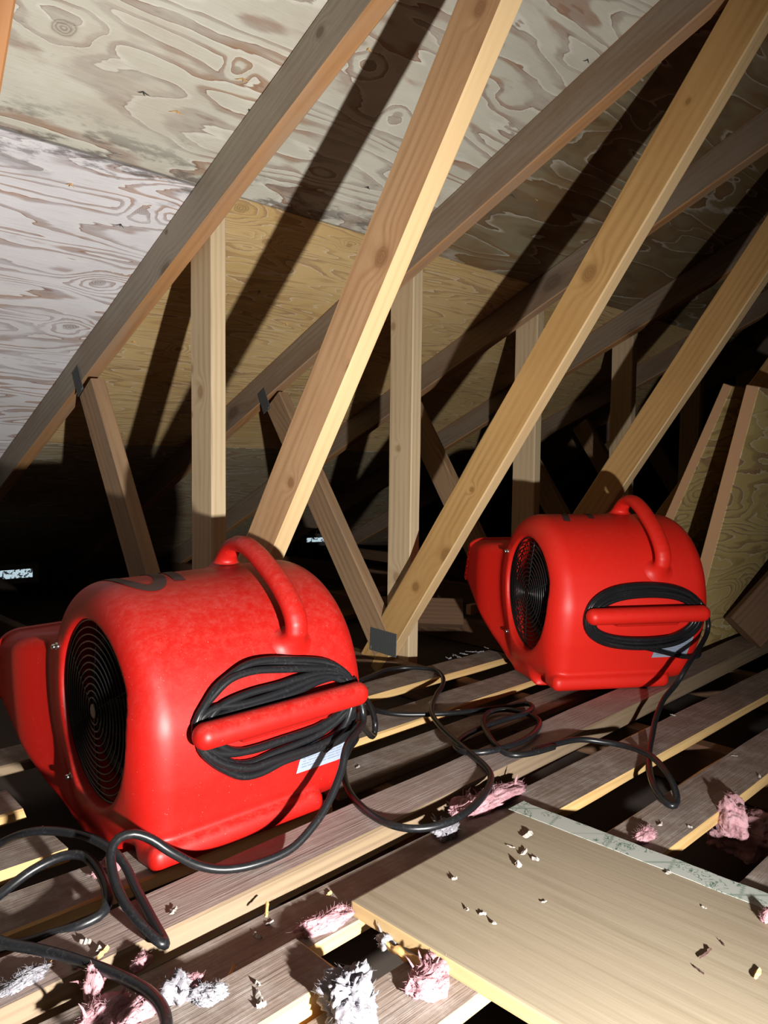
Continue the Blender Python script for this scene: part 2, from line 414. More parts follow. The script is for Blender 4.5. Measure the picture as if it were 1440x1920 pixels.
# ------------------------------------------------------------------ the roof deck, floor, far wall
SL = .465; RZ = 1.785
TH = math.atan(SL); CS, SN = math.cos(TH), math.sin(TH)
def roofz(y): return RZ-SL*y
floor = from_bm('floor', box_bm(-.9, 7.2, -1.6, 4.3, -.16, -.129, 0), M['shaded_floor']); floor['kind'] = 'structure'
ceil = empty('ceiling', (0, 0, RZ)); ceil['kind'] = 'structure'
rows = [(-1.5, -.80, 'ply_grey'), (-.795, .335, 'ply_grey'), (.34, 1.4795, 'ply_grey'), (1.4815, 2.62, 'ply_gold'), (2.625, 4.0, 'ply_olive')]
for ri, (y0, y1, mt) in enumerate(rows):
    xs = [-.9, .894, 3.32, 5.76, 7.2] if ri % 2 else [-.9, .894, 2.114, 4.54, 7.2]
    if ri == 2: xs = [-.9, .894, 1.504, 3.94, 7.2]
    for k in range(len(xs)-1):
        x0, x1 = xs[k]+.001, xs[k+1]-.001
        mm = mt
        if k == 0 and ri == 3: mm = 'ply_cool_lit'
        if k == 0 and ri == 4: mm = 'ply_cool_lit'
        if k >= 2 and ri <= 2: mm = 'ply_brown_dimmed'
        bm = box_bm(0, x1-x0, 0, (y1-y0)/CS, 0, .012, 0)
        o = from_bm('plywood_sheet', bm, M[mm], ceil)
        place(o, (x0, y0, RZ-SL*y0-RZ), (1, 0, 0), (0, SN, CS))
        KS = {(2, 0): [(120, 52, .020), (445, 130, .008)], (2, 1): [(745, 216, .012), (695, 120, .012)], (3, 0): [(185, 530, .017), (130, 613, .016), (268, 397, .012)], (3, 1): [(452, 390, .020), (500, 453, .013), (655, 460, .009), (335, 655, .010)]}
        if (ri, k) in KS:
            inv_ = (Matrix.Translation((0, 0, RZ)) @ o.matrix_basis).inverted(); sl_ = []
            for (px, py, r_) in KS[(ri, k)]:
                dd = fw + RT*((px-720)/F_PX) - UP*((py-960)/F_PX)
                v_ = inv_ @ (CAM + dd*((RZ-CAM.z)/(dd.z+SL*dd.y))); sl_.append((v_.x, v_.y, r_))
            a_, kw_ = PLY[mm]; kw_ = dict(kw_, spots=sl_, seam={2: (y1-y0)/CS, 3: 0.}[ri] if k == 0 or ri == 2 else None)
            o.data.materials[0] = plywood('knotty_'+a_[0], *a_[1:], **kw_)
for k, (px, py) in enumerate([(268, 172), (133, 344), (331, 208), (226, 420), (250, 640), (536, 606), (486, 545), (575, 640), (602, 628), (466, 205), (455, 147), (870, 58), (1102, 112), (1030, 205), (690, 90), (960, 365), (1005, 372), (540, 480), (690, 350)]):
    dd = fw + RT*((px-720)/F_PX) - UP*((py-960)/F_PX)
    t_n = (RZ-CAM.z)/(dd.z+SL*dd.y)
    q = CAM+dd*t_n
    rr = random.Random(k); bm = bmesh.new()
    ax_ = Vector((rr.uniform(-.5, .5), rr.uniform(-.3, .3)-SN, -CS)).normalized()*rr.uniform(.006, .012)
    tube(bm, [q-ax_*.2, q+ax_*.6, q+ax_], lambda u: .0011*(1-u)+.0003, seg=5)
    for h_ in range(2):
        sp_ = Vector((rr.uniform(-1, 1), rr.uniform(-.5, .2), -.15)).normalized()*rr.uniform(.008, .018)
        tube(bm, [q, q+sp_*.5+Vector((0, 0, -.002)), q+sp_+Vector((0, 0, -.003))], lambda u: .0014*(1-u)+.0002, seg=4)
    for v in bm.verts: v.co -= Vector((0, 0, RZ))
    from_bm('nail_tip', bm, M['chip'] if k % 3 else M['plate_dark'], ceil)
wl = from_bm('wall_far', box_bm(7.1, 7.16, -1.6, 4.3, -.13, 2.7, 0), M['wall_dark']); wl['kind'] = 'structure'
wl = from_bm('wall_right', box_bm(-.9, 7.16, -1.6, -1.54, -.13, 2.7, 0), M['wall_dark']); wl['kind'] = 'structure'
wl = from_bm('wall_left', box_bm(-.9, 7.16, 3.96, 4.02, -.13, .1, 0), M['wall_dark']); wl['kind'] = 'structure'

# ------------------------------------------------------------------ roof trusses
def member(name, A, D, L, mats, parent, x, W=.089, T=.038, side=1, seedv=0):
    """stick in the plane X=x: A = a point (Y,Z) on its eave-side edge, D = direction (dy,dz); body lies to the ridge side / below"""
    d = Vector((0, D[0], D[1])).normalized()
    nrm = Vector((1, 0, 0)).cross(d)*side      # in-plane normal pointing into the stick
    o = plank(name, L, W, T, mats, parent, seedv=seedv)
    org = Vector((x-parent.location.x, A[0]-parent.location.y, A[1]-parent.location.z)) + nrm*W/2
    # local Z (broad face normal) points to -X so the top broad face is the one seen from the camera
    place(o, org, d, (-1, 0, 0))
    return o
def gang_plate(parent, x, y, z, w, h, ang, name='gang_plate'):
    bm = box_bm(-w/2, w/2, -h/2, h/2, 0, .0012, .0003)
    nx, ny = int(w/.0085), int(h/.014)
    for i in range(nx):
        for j in range(ny):
            cx, cy = -w/2+(i+.5)*w/nx, -h/2+(j+.5)*h/ny
            s = len(bm.faces)
            box_bm(cx-.0016, cx+.0016, cy-.0045, cy+.0045, .0009, .0019, 0, bm=bm)
            bm.faces.ensure_lookup_table()
            for f in bm.faces[s:]: f.material_index = 1
    o = from_bm(name, bm, [M['plate'], M['plate_dark']], parent)
    place(o, (x-parent.location.x, y-parent.location.y, z-parent.location.z), (0, -math.cos(ang), math.sin(ang)), (-1, 0, 0))
    o['label'] = 'grey punched steel connector plate'
    return o

TX = [.265, .875, 1.485, 2.095, 2.705, 3.315, 3.925, 4.535]
diag = [(1.655, .69), (1.531, .654), (1.585, .70), (1.549, .685), (1.56, .69), (1.56, .69), (1.56, .69), (1.56, .69)]
webs = [(1.6, .70), (1.668, .614), (1.581, .727), (1.60, .66), (1.6, .69), (1.6, .69), (1.6, .69), (1.6, .69)]
posts = [1.48, 1.481, 1.455, 1.475, 1.46, 1.46, 1.46, 1.46]
tlabels = ['roof truss nearest the camera, only its orange diagonal shows at the top left edge',
 'roof truss behind the left blower with a bright orange brown diagonal and pale post',
 'middle roof truss whose pale post and knotty diagonal meet a steel plate between blowers',
 'roof truss behind the right blower with a half lit post and long diagonal',
 'dark roof truss with a short lit diagonal just above the right blower handle',
 'fifth dim roof truss back, barely lit, behind the leaning panels',
 'sixth roof truss back, almost lost in the dark',
 'last roof truss at the far dark end of the attic']
for i, x in enumerate(TX):
    t = empty('roof_truss', (x, 1.5, -.127))
    tag(t, tlabels[i], 'roof truss', 'roof trusses')
    # top chord under the deck
    y0 = -1.45
    L = (3.93-y0)/CS
    o = plank('top_chord', L, .089, .038, [M['rafter_side'] if i < 2 else M['rafter_brown_dimmed'], M['rafter_under']], t, seedv=10+i)
    dz = Vector((0, CS, -SN)); inn = Vector((0, -SN, -CS))
    org = Vector((0, y0-1.5, roofz(y0)+.127-.0008)) + inn*.0445
    place(o, org, dz, (-1, 0, 0))
    # bottom chord
    o = plank('bottom_chord', 5.3, .089, .038, [M['chord'], M['chord']], t, seedv=30+i)
    place(o, (0, -2.95, .127-.038-.0445), (0, 1, 0), (-1, 0, 0))
    # long diagonal
    y0, m = diag[i]
    z0 = -.036
    ztop = 2.05
    A = (y0-m*z0, z0)
    Ld = (ztop-z0)*math.sqrt(1+m*m)
    mt = [[M['web_orange'], M['web_orange']], [M['web_warm'], M['web_pale']], [M['web_gold'], M['web_pale']], [M['web_gold'], M['web_pale']]][min(i, 3)]
    ytop = y0-m*ztop
    # stop under the deck
    zt = (RZ-SL*y0-.11)/(1-SL*m)
    Ld = (min(zt, 2.2)-z0)*math.sqrt(1+m*m)+.05
    member('diagonal_web', A, (-m, 1), Ld, mt, t, x, side=1, seedv=50+i)
    # short web towards the eave
    y0, m = webs[i]
    zt = (RZ-.098-SL*y0)/(1+SL*m)
    z0 = -.036
    A = (y0+m*z0, z0)
    member('short_web', A, (m, 1), (zt-z0-.028)*math.sqrt(1+m*m), [M['web_brown'], M['web_brown']], t, x-.001, side=1, seedv=70+i)
    # vertical brace nailed to the far side
    yp = posts[i]; zt = roofz(yp+.09)-.004
    o = plank('vertical_brace', zt+.12, .089, .038, [M['brace'], M['brace_edge']], t, seedv=90+i)
    place(o, (.0385, yp+.0445-1.5, .127-.12), (0, 0, 1), (-1, 0, 0))
    if i in (1, 2, 3, 4):
        gy, gz = {1: (2.09, .725), 2: (2.085, .71), 3: (2.08, .70), 4: (2.08, .70)}[i]
        gang_plate(t, x-.0022, gy, gz, .075, .042, math.radians(118))
        gang_plate(t, x-.0022, 1.515, .012, .105, .066, math.radians(-2))

# the big knots the photo shows on the nearest sticks
def knotted(o, slot, x, spots, *args, **kw):
    inv = (Matrix.Translation(o.parent.location) @ o.matrix_basis).inverted()
    L_ = []
    for (px, py, r) in spots:
        v = inv @ at(px, py, x=x); L_.append((v.x, v.y, r))
    o.data.materials[slot] = wood('knotty_'+args[0], *args[1:], spots=L_, **kw)
tr = [o for o in COL.objects if o.name.startswith('roof_truss')]
def part_of(t, nm): return [c for c in COL.objects if c.parent is t and c.name.startswith(nm)][0]
knotted(part_of(tr[1], 'diagonal_web'), 0, .875, [(715, 482, .017), (914, 100, .02), (545, 905, .010), (900, 15, .012), (655, 690, .008)], 'warm', (.50, .31, .165), (.30, .155, .07), 330, 22, stain=(.40, .21, .095), stain_amt=.5)
knotted(part_of(tr[2], 'diagonal_web'), 0, 1.485, [(1105, 512, .019), (836, 1040, .019), (779, 1100, .013), (885, 918, .007), (1290, 190, .006)], 'gold', (.50, .30, .115), (.29, .155, .05), 330, 22, stain=(.36, .18, .055), stain_amt=.4)
knotted(part_of(tr[2], 'vertical_brace'), 0, 1.523, [(747, 841, .009), (743, 1082, .014), (737, 612, .010)], 'brace2', (.56, .43, .27), (.38, .26, .14), 300, 16)
knotted(part_of(tr[1], 'vertical_brace'), 0, .913, [(358, 692, .010), (375, 735, .014), (359, 778, .006)], 'brace1', (.56, .43, .27), (.38, .26, .14), 300, 16)
knotted(part_of(tr[1], 'top_chord'), 0, .875, [(310, 510, .022), (312, 435, .006), (600, 60, .01)], 'rafter1', (.33, .285, .225), (.17, .135, .10), 380, 22, stain=(.25, .185, .13), stain_amt=.7, reg=.35, bump=.5, fibre=.5, kn=(.07, .04, .025))
knotted(part_of(tr[1], 'short_web'), 0, .875, [(212, 845, .012)], 'web1', (.36, .23, .13), (.20, .11, .055), 320, 18, stain=(.22, .16, .11), stain_amt=.5)

# ------------------------------------------------------------------ floor boards
def board(y, wdt, x0, x1, z, T, label, rot=0., top='board_top', edge='board_edge', rag=.004, seedv=0, lift=0., end0=0.):
    o = plank('floor_board', x1-x0, wdt, T, [M[top], M[edge]], seedv=seedv, rag=rag, bulge=.0022)
    place(o, (x0, y, z), (math.cos(rot), math.sin(rot), lift), (0, 0, 1))
    tag(o, label, 'floor board', 'loose boards laid across the truss chords')
    return o
ZT = -.019
board(1.295, .092, .93, 1.735, ZT, .0185, 'grey floor board farthest back between the blowers, with a white smear on it', seedv=1)
board(1.107, .092, .80, 2.1, ZT, .0185, 'floor board second from the back between the blowers, bright yellow near edge', rot=.012, seedv=2)
board(.958, .088, .80, 2.1, ZT, .0185, 'floor board passing under the loops of black cord between the blowers', rot=.012, edge='board_old_edge', seedv=3)
board(.781+.0345*(-.3-.4), .084, -.3, 2.95, 0, .038, 'thick weathered floor board running right across in front of the left blower and under the right one', rot=.0345, top='board_pink', edge='board_old_edge', seedv=4, rag=.002)
board(.675, .090, -.2, 3.3, ZT, .0185, 'floor board tucked against the thick one, shadowed by the loose panel at its right', seedv=5)
board(.4995, .090, .30, 3.3, ZT, .0185, 'floor board running from under the loose panel toward the right edge', rot=.004, seedv=6)
board(.315, .090, .50, 3.3, ZT, .0185, 'floor board at the right edge beyond the wallpaper strip', seedv=7)
board(1.237, .092, -.4, .408, ZT, .0185, 'short floor board ending left of the left blower, farthest of the three there', seedv=8)
board(1.072, .095, -.4, .408, ZT, .0185, 'short floor board whose end pokes out beside the left blower duct', seedv=9)
board(.925, .084, -.4, .76, ZT, .0185, 'floor board running under the foot of the left blower', seedv=10)
board(1.43, .09, -.5, .78, ZT, .0185, 'shadowed floor board behind the left blower', edge='board_old_edge', seedv=11)
board(.5865, .080, .02, .492, .001, .037, 'thick broken-ended floor board at the bottom centre with a bright yellow cut edge', rot=.012, seedv=12, rag=.012)

# the loose panel with its strip of wallpaper
pn = empty('loose_panel', (.59, .30, -.0185))
bm = box_bm(0, .345, -.62, .345, 0, .0185, .003, 2)
for f in bm.faces:
    if abs(f.normal.z) < .6: f.material_index = 1
o = from_bm('board', bm, [M['panel'], M['panel_edge']], pn)
pan = o
# wood grain of the panel runs along Y: rebuild with local X along the length
bm = bmesh.new(); bm.from_mesh(o.data)
bmesh.ops.rotate(bm, verts=bm.verts, matrix=Matrix.Rotation(-math.pi/2, 3, 'Z'))
bm.to_mesh(o.data); bm.free(); o.rotation_euler.z = math.pi/2
bm = bmesh.new()
n = 60
rowv = []
for i in range(n+1):
    y = -.62+.975*i/n
    j = noise.noise(Vector((y*30, 0, 0)))*.0025+noise.noise(Vector((y*90, 3, 0)))*.0015
    rowv.append((bm.verts.new((.330+j*.6, y, .0192)), bm.verts.new((.3665+j+(.004 if i == n else 0), y, .0190)), bm.verts.new((.3665+j, y, .0176)), bm.verts.new((.330+j*.6, y, .0186))))
for i in range(n):
    a, b = rowv[i], rowv[i+1]
    for k in range(4): bm.faces.new((a[k], a[(k+1) % 4], b[(k+1) % 4], b[k]))
bm.faces.new(rowv[0]); bm.faces.new(rowv[-1][::-1])
bmesh.ops.recalc_face_normals(bm, faces=bm.faces[:])
ws = from_bm('wallpaper_strip', bm, M['wallpaper'], pn); ws['label'] = 'pale strip printed with green sprigs'
pn.rotation_euler.z = math.radians(1.2)
tag(pn, 'large loose tan wood panel with a wallpapered edge lying on the floor boards', 'wood panel')

# leaning panels at the right
def lean_panel(name, x0, x1, yb, yt, zt, T, label):
    h = math.hypot(yt-yb, zt)
    bm = box_bm(0, x1-x0, 0, h, 0, T, .0015)
    for f in bm.faces:
        if abs(f.normal.z) < .6: f.material_index = 1
    o = from_bm('face_board', bm, [M['oak_ply'], M['veneer_edge']])
    r = empty(name, (x0, yb, ZT)); o.parent = r
    yv = Vector((0, yt-yb, zt-ZT)).normalized(); zv = Vector((1, 0, 0)).cross(yv)
    o.matrix_local = Matrix(((1, yv.x, zv.x, 0), (0, yv.y, zv.y, 0), (0, yv.z, zv.z, 0), (0, 0, 0, 1)))
    bm = box_bm(.001, .045, h-.021, h+.0006, -.0006, T+.0006, .001)
    e = from_bm('edge_band', bm, M['veneer_edge'], r); e.matrix_local = o.matrix_local.copy()
    tag(r, label, 'wood panel')
    return r
lean_panel('leaning_panel', 2.09, 3.1, .955, .785, .745, .034, 'tall oak grained panel leaning behind the right blower, the front one of two')
lean_panel('leaning_panel', 2.22, 3.1, 1.215, .895, .765, .028, 'second panel leaning at a lower slant behind the front oak grained panel')

# dark timber offcut leaning at the lower right
o = plank('timber_offcut', .62, .12, .038, [M['chord'], M['chord']], seedv=140)
place(o, at(1392, 1195, x=2.25)+Vector((0, -.01, .015)), (.40, -.20, .40), (-.55, -.75, .3))
tag(o, 'short dark reddish timber offcut propped against the oak panel at the right edge', 'timber')

# scraps behind the middle truss
o = plank('timber_scrap', .34, .10, .035, [M['web_brown'], M['chord']], seedv=150)
place(o, at(868, 1172, z=-.06)+Vector((0, 0, .05)), (-.72, .70, .02), (-.55, -.60, .55)); o.data.materials[0] = M['chord']
tag(o, 'short dim timber scrap lying behind the middle truss near the right blower duct', 'timber')
for k, (lx, ly, ln, rz, zz, lab) in enumerate([(1.9, 2.75, .9, -.2, -.09, 'dim board lying deep in the dark behind the middle post'), (1.3, 2.2, .8, .15, -.09, 'dim board lying flat in the dark behind the left blower')]):
    o = plank('timber_scrap', ln, .12, .02, [M['chord'], M['chord']], seedv=160+k)
    place(o, (lx, ly, zz), (math.cos(rz), math.sin(rz), 0), (0, 0, 1)); tag(o, lab, 'timber')

# eave: black baffles and the vents that let daylight in
def daylight_mat():
    m, nt, b = new_mat('daylight_through_vent'); g = G(nt)
    tc = g.n('ShaderNodeTexCoord')
    f = g.ss(g.noise(tc.outputs['Object'], 70, 2, .6), .43, .5)
    b.inputs['Base Color'].default_value = (.1, .1, .1, 1)
    g.put(b.inputs['Emission Color'], g.mix(f, (.02, .025, .03), (.55, .72, .80)))
    b.inputs['Emission Strength'].default_value = .85
    return m
M['daylight'] = daylight_mat()
def vent(cx, cy, cz, wdt, h, lab, angle=0):
    r = empty('soffit_vent', (cx, cy, cz))
    bm = box_bm(-wdt/2, wdt/2, 0, .006, -h/2, h/2, .001)
    from_bm('screen', bm, M['daylight'], r)['label'] = 'bright speckled daylight behind the vent screen'
    bm = bmesh.new()
    for a in ((-wdt/2-.02, -wdt/2, -h/2-.02, h/2+.02), (wdt/2, wdt/2+.02, -h/2-.02, h/2+.02), (-wdt/2, wdt/2, h/2, h/2+.02), (-wdt/2, wdt/2, -h/2-.02, -h/2)):
        box_bm(a[0], a[1], -.004, .01, a[2], a[3], .001, bm=bm)
    from_bm('frame', bm, M['baffle'], r)
    r.rotation_euler = (0, 0, angle)
    tag(r, lab, 'vent')
p = at(18, 1077, y=3.0); vent(p.x, p.y, p.z, .16, .033, 'small bright soffit vent low at the far left edge', -.1)
p = at(592, 1012, y=3.0); vent(p.x, p.y, p.z, .10, .022, 'narrow bright soffit vent glimpsed behind the middle truss', -.3)
def baffle(x0, x1, y0, lab):
    bm = bmesh.new(); n = 24; rows_ = []
    for i in range(n+1):
        x = x0+(x1-x0)*i/n; sag = .03*math.sin(i/n*math.pi)
        rows_.append([bm.verts.new((x, y0, .10+sag)), bm.verts.new((x, y0+.6, .17+sag*.5)), bm.verts.new((x, y0+.6, .162+sag*.5)), bm.verts.new((x, y0, .085+sag))])
    for i in range(n):
        for k in range(4): bm.faces.new((rows_[i][k], rows_[i][(k+1) % 4], rows_[i+1][(k+1) % 4], rows_[i+1][k]))
    bm.faces.new(rows_[0]); bm.faces.new(rows_[-1][::-1])
    bmesh.ops.recalc_face_normals(bm, faces=bm.faces[:])
    o = from_bm('vent_baffle', bm, M['baffle'], smooth=True); tag(o, lab, 'vent baffle')
baffle(.42, .86, 2.55, 'black sheet baffle above the left soffit vent')

# ------------------------------------------------------------------ blowers: distance fields -> smooth moulded shells
def smin(a, b, k):
    h = np.clip(.5+.5*(b-a)/k, 0, 1); return b*(1-h)+a*h-k*h*(1-h)
def smax(a, b, k): return -smin(-a, -b, k)
def rbox(a, p, z, lo, hi, r):
    q = [np.abs(v-(l+h)/2)-((h-l)/2-r) for v, l, h in zip((a, p, z), lo, hi)]
    out = np.sqrt(sum(np.maximum(c, 0)**2 for c in q)); ins = np.minimum(np.maximum(np.maximum(q[0], q[1]), q[2]), 0)
    return out+ins-r
def poly2(x, y, V):
    V = [np.array(v, float) for v in V]; n = len(V)
    d = (x-V[0][0])**2+(y-V[0][1])**2; s = np.ones_like(x)
    for i in range(n):
        j = (i-1) % n
        e = V[j]-V[i]; wx, wy = x-V[i][0], y-V[i][1]
        t = np.clip((wx*e[0]+wy*e[1])/(e@e), 0, 1)
        d = np.minimum(d, (wx-e[0]*t)**2+(wy-e[1]*t)**2)
        c1 = y >= V[i][1]; c2 = y < V[j][1]; c3 = e[0]*wy > e[1]*wx
        flip = (c1 & c2 & c3) | (~c1 & ~c2 & ~c3)
        s = np.where(flip, -s, s)
    return s*np.sqrt(d)
def extr(d2, a, lo, hi, r):
    h = np.abs(a-(lo+hi)/2)-((hi-lo)/2-r); d2 = d2+r
    return np.minimum(np.maximum(d2, h), 0)+np.sqrt(np.maximum(d2, 0)**2+np.maximum(h, 0)**2)-r
CP, CZ, RB = -.172, .200, .190
MP = -.157            # the intake mouth sits a little forward of the drum's centre
OUT = [(-.10, -.014), (-.23, -.016), (-.29, .004), (-.37, .043), (-.46, .098), (-.578, .172), (-.530, .292), (-.42, .298), (-.30, .306), (-.18, .33)]
RIMA, RIMB = np.array([-.578, .172]), np.array([-.530, .292])
RN = np.array([-(RIMB-RIMA)[1], (RIMB-RIMA)[0]]); RN = RN/np.linalg.norm(RN)   # outward from the mouth
def housing(a, p, z, solid=False):
    rr = np.sqrt((p-CP)**2+(z-CZ)**2)
    dx, dy = rr-(RB-.045), np.abs(a-.187)-(.194-.045)
    cyl = np.minimum(np.maximum(dx, dy), 0)+np.sqrt(np.maximum(dx, 0)**2+np.maximum(dy, 0)**2)-.045
    blk = rbox(a, p+.10*np.maximum(.11-z, 0), z, (-.002, -.26, .012), (.350, .003, .22), .040)
    d = smin(cyl, blk, .05)
    duct2 = poly2(p, z, OUT)
    t_ = np.clip((rr-.16)/.125, 0, 1); a0 = a; a = .187+(a-.187)/(1+.22*t_*t_*(3-2*t_))
    duct = extr(duct2, a, .002, .372, .030)
    rimd = (p-RIMA[0])*RN[0]+(z-RIMA[1])*RN[1]
    duct = np.maximum(duct, rimd)
    d = smin(d, duct, .022)
    flange = np.maximum(np.maximum(extr(duct2, a, .002, .372, .034)-.007, np.abs(rimd+.009)-.009), -1)
    d = smin(d, flange, .006)
    a = a0
    foot = rbox(a, p, z, (.0, -.06, .0), (.287, .005, .036), .0155)
    d = smin(d, foot, .009)
    foot2 = rbox(a, p, z, (.06, -.26, -.004), (.33, -.20, .03), .012)
    d = smin(d, foot2, .018)
    for (bp, bz) in ((-.284, .287), (-.265, .082)):
        bb = np.sqrt((p-bp)**2+(z-bz)**2)-.0135
        bb = np.maximum(bb, np.abs(a-.02)-.026)
        d = smin(d, bb, .008)
    if solid: return d
    r1 = np.sqrt((p-MP)**2+(z-CZ)**2)
    mouth = np.maximum(r1-.137, np.abs(a+.08)-.092)
    d = smax(d, -mouth, .007)
    cav = np.maximum(r1-.134, np.abs(a-.13)-.225)
    d = np.maximum(d, -cav)
    inner = np.maximum(extr(duct2, a, .002, .372, .034)+.012, -(rimd+.16))
    inner = np.maximum(inner, np.maximum(-1, -.5))
    throat = extr(poly2(p, z, [(-.40, .10), (-.62, .20), (-.57, .32), (-.38, .28)]), a, .016, .358, .03)
    d = np.maximum(d, -np.maximum(throat, duct2+.012))
    return d
def surface_net(fn, lo, hi, h):
    ax = [np.arange(l, u+h, h) for l, u in zip(lo, hi)]
    X, Y, Z = np.meshgrid(*ax, indexing='ij')
    Fv = fn(X, Y, Z).astype(np.float32)
    ins = Fv < 0
    nx, ny, nz = Fv.shape
    cnt = np.zeros((nx-1, ny-1, nz-1), np.int8)
    for i in (0, 1):
        for j in (0, 1):
            for k in (0, 1): cnt += ins[i:nx-1+i, j:ny-1+j, k:nz-1+k]
    act = (cnt > 0) & (cnt < 8)
    idx = np.argwhere(act); vid = -np.ones(act.shape, np.int64); vid[act] = np.arange(len(idx))
    acc = np.zeros((len(idx), 3)); num = np.zeros(len(idx))
    I, J, K = idx.T
    for (c0, c1) in [((i, j, k), tuple(int(v) for v in np.array((i, j, k))+np.eye(3, dtype=int)[x])) for x in range(3) for i in (0, 1) for j in (0, 1) for k in (0, 1) if (i, j, k)[x] == 0]:
        f0 = Fv[I+c0[0], J+c0[1], K+c0[2]]; f1 = Fv[I+c1[0], J+c1[1], K+c1[2]]
        m = (f0 < 0) != (f1 < 0)
        t = np.where(m, f0/np.where(m, f0-f1, 1), 0)
        for x in range(3): acc[:, x] += np.where(m, c0[x]+(c1[x]-c0[x])*t, 0)
        num += m
    V = (idx+acc/num[:, None])*h+np.array(lo)
    faces = []
    for x in range(3):
        o1, o2 = [(1, 2), (2, 0), (0, 1)][x]
        A = np.take(ins, range(0, Fv.shape[x]-1), axis=x); B = np.take(ins, range(1, Fv.shape[x]), axis=x)
        E = np.argwhere(A != B)
        E = E[(E[:, o1] > 0) & (E[:, o2] > 0) & (E[:, o1] < Fv.shape[o1]-1) & (E[:, o2] < Fv.shape[o2]-1)]
        q = []
        for (u, v) in ((0, 0), (1, 0), (1, 1), (0, 1)):
            e = E.copy(); e[:, o1] -= u; e[:, o2] -= v; q.append(vid[e[:, 0], e[:, 1], e[:, 2]])
        q = np.stack(q, 1)
        fl = A[E[:, 0], E[:, 1], E[:, 2]]
        q[fl] = q[fl][:, ::-1]
        faces.append(q)
    Fq = np.concatenate(faces); Fq = Fq[(Fq >= 0).all(1)]
    # a couple of projection steps give crisp vertices
    e = 1e-4
    for _ in range(2):
        f0 = fn(V[:, 0], V[:, 1], V[:, 2])
        gr = np.stack([(fn(V[:, 0]+(e if i == 0 else 0), V[:, 1]+(e if i == 1 else 0), V[:, 2]+(e if i == 2 else 0))-f0)/e for i in range(3)], 1)
        V = V-np.clip(f0, -h, h)[:, None]*gr/np.maximum((gr**2).sum(1), .2)[:, None]*.9
    return V, Fq
def net_mesh(name, fn, lo, hi, h):
    V, Fq = surface_net(fn, lo, hi, h)
    V = V*np.array([1, -1, 1])                       # local Y = -p (right handed)
    me = bpy.data.meshes.new(name)
    me.from_pydata(V.tolist(), [], Fq.tolist())
    bm = bmesh.new(); bm.from_mesh(me); bmesh.ops.recalc_face_normals(bm, faces=bm.faces[:]); bm.to_mesh(me); bm.free()
    me.polygons.foreach_set('use_smooth', [True]*len(me.polygons)); me.update()
    return me
def seg_d(a, p, z, A, B):
    A, B = np.array(A), np.array(B); e = B-A
    t = np.clip(((a-A[0])*e[0]+(p-A[1])*e[1]+(z-A[2])*e[2])/(e@e), 0, 1)
    return np.sqrt((a-A[0]-e[0]*t)**2+(p-A[1]-e[1]*t)**2+(z-A[2]-e[2]*t)**2), t
HP = [(-.200, .366), (-.186, .399), (-.152, .423), (-.117, .425), (-.082, .410), (-.052, .390), (-.021, .366), (.003, .340), (.018, .314), (.018, .290), (-.004, .266)]
HA = .247
def handle_fn(a, p, z):
    d = None
    hp = catmull([(HA, y, q) for y, q in HP], .012)
    for i in range(len(hp)-1):
        s, _ = seg_d((a-HA)*.74+HA, p, z, hp[i], hp[i+1])
        d = s if d is None else np.minimum(d, s)
    d = d-.0138
    for k in range(5):                                # finger scallops on the underside
        tt = .28+.105*k
        q = hp[int(tt*(len(hp)-1))]
        dirx, dirz = CP-q[1], CZ-q[2]; L = math.hypot(dirx, dirz)
        cy, cz = q[1]+dirx/L*.029, q[2]+dirz/L*.029
        d = smax(d, -(np.sqrt((p-cy)**2+(z-cz)**2)-.0192), .002)
    h = housing(a, p, z, True)+.0015
    return np.maximum(smin(d, h, .022), d-.014)
BAR_A, BAR_B = (.070, .048, .180), (.330, .048, .181)
def bar_fn(a, p, z):
    d, t = seg_d(a, p, z, BAR_A, BAR_B); d = d-.0185
    web = rbox(a, p, z, (.125, -.02, .155), (.275, .047, .175), .005)
    d = smin(d, web, .008)
    return d
h_me = net_mesh('housing', housing, (-.04, -.62, -.04), (.42, .05, .42), .0042)
hd_me = net_mesh('handle', handle_fn, (.19, -.26, .22), (.30, .06, .46), .0028)
br_me = net_mesh('cord_bar', bar_fn, (.02, -.04, .12), (.39, .09, .22), .0028)
def surf_p(a, z):      # outermost p of the near wall
    p = .08
    for _ in range(60):
        d = float(housing(np.array([a]), np.array([p]), np.array([z]), True)[0])
        if d < 2e-4: break
        p -= d*.9
    return p
def surf_z(a, p):
    z = .47
    for _ in range(60):
        d = float(housing(np.array([a]), np.array([p]), np.array([z]), True)[0])
        if d < 2e-4: break
        z -= d*.9
    return z

def grille_mesh():
    bm = bmesh.new()
    def ring(r, a, tr, seg=48):
        pts = [Vector((a, -(MP+r*math.cos(t)), CZ+r*math.sin(t))) for t in [2*math.pi*k/seg for k in range(seg)]]
        tube(bm, pts, tr, closed=True, seg=5)
    r = .010
    while r < .131:
        bow = -.006*(1-(r/.13)**2)
        ring(r, .001+bow, .0015, max(16, int(r*500))); r += .0104
    ring(.1355, .003, .0024, 64)
    for k in range(6):
        t = math.pi*k/3+.35
        pts = [Vector((.0025-.006*(1-(q/.13)**2), -(MP+q*math.cos(t)), CZ+q*math.sin(t))) for q in [.008+.1225*i/8 for i in range(9)]]
        tube(bm, pts, .0015, seg=5)
    pts = [Vector((-.0065, -(MP), CZ)), Vector((.0, -MP, CZ))]
    tube(bm, pts, .010, seg=16)
    me = bpy.data.meshes.new('intake_grille'); bm.to_mesh(me); bm.free(); return me
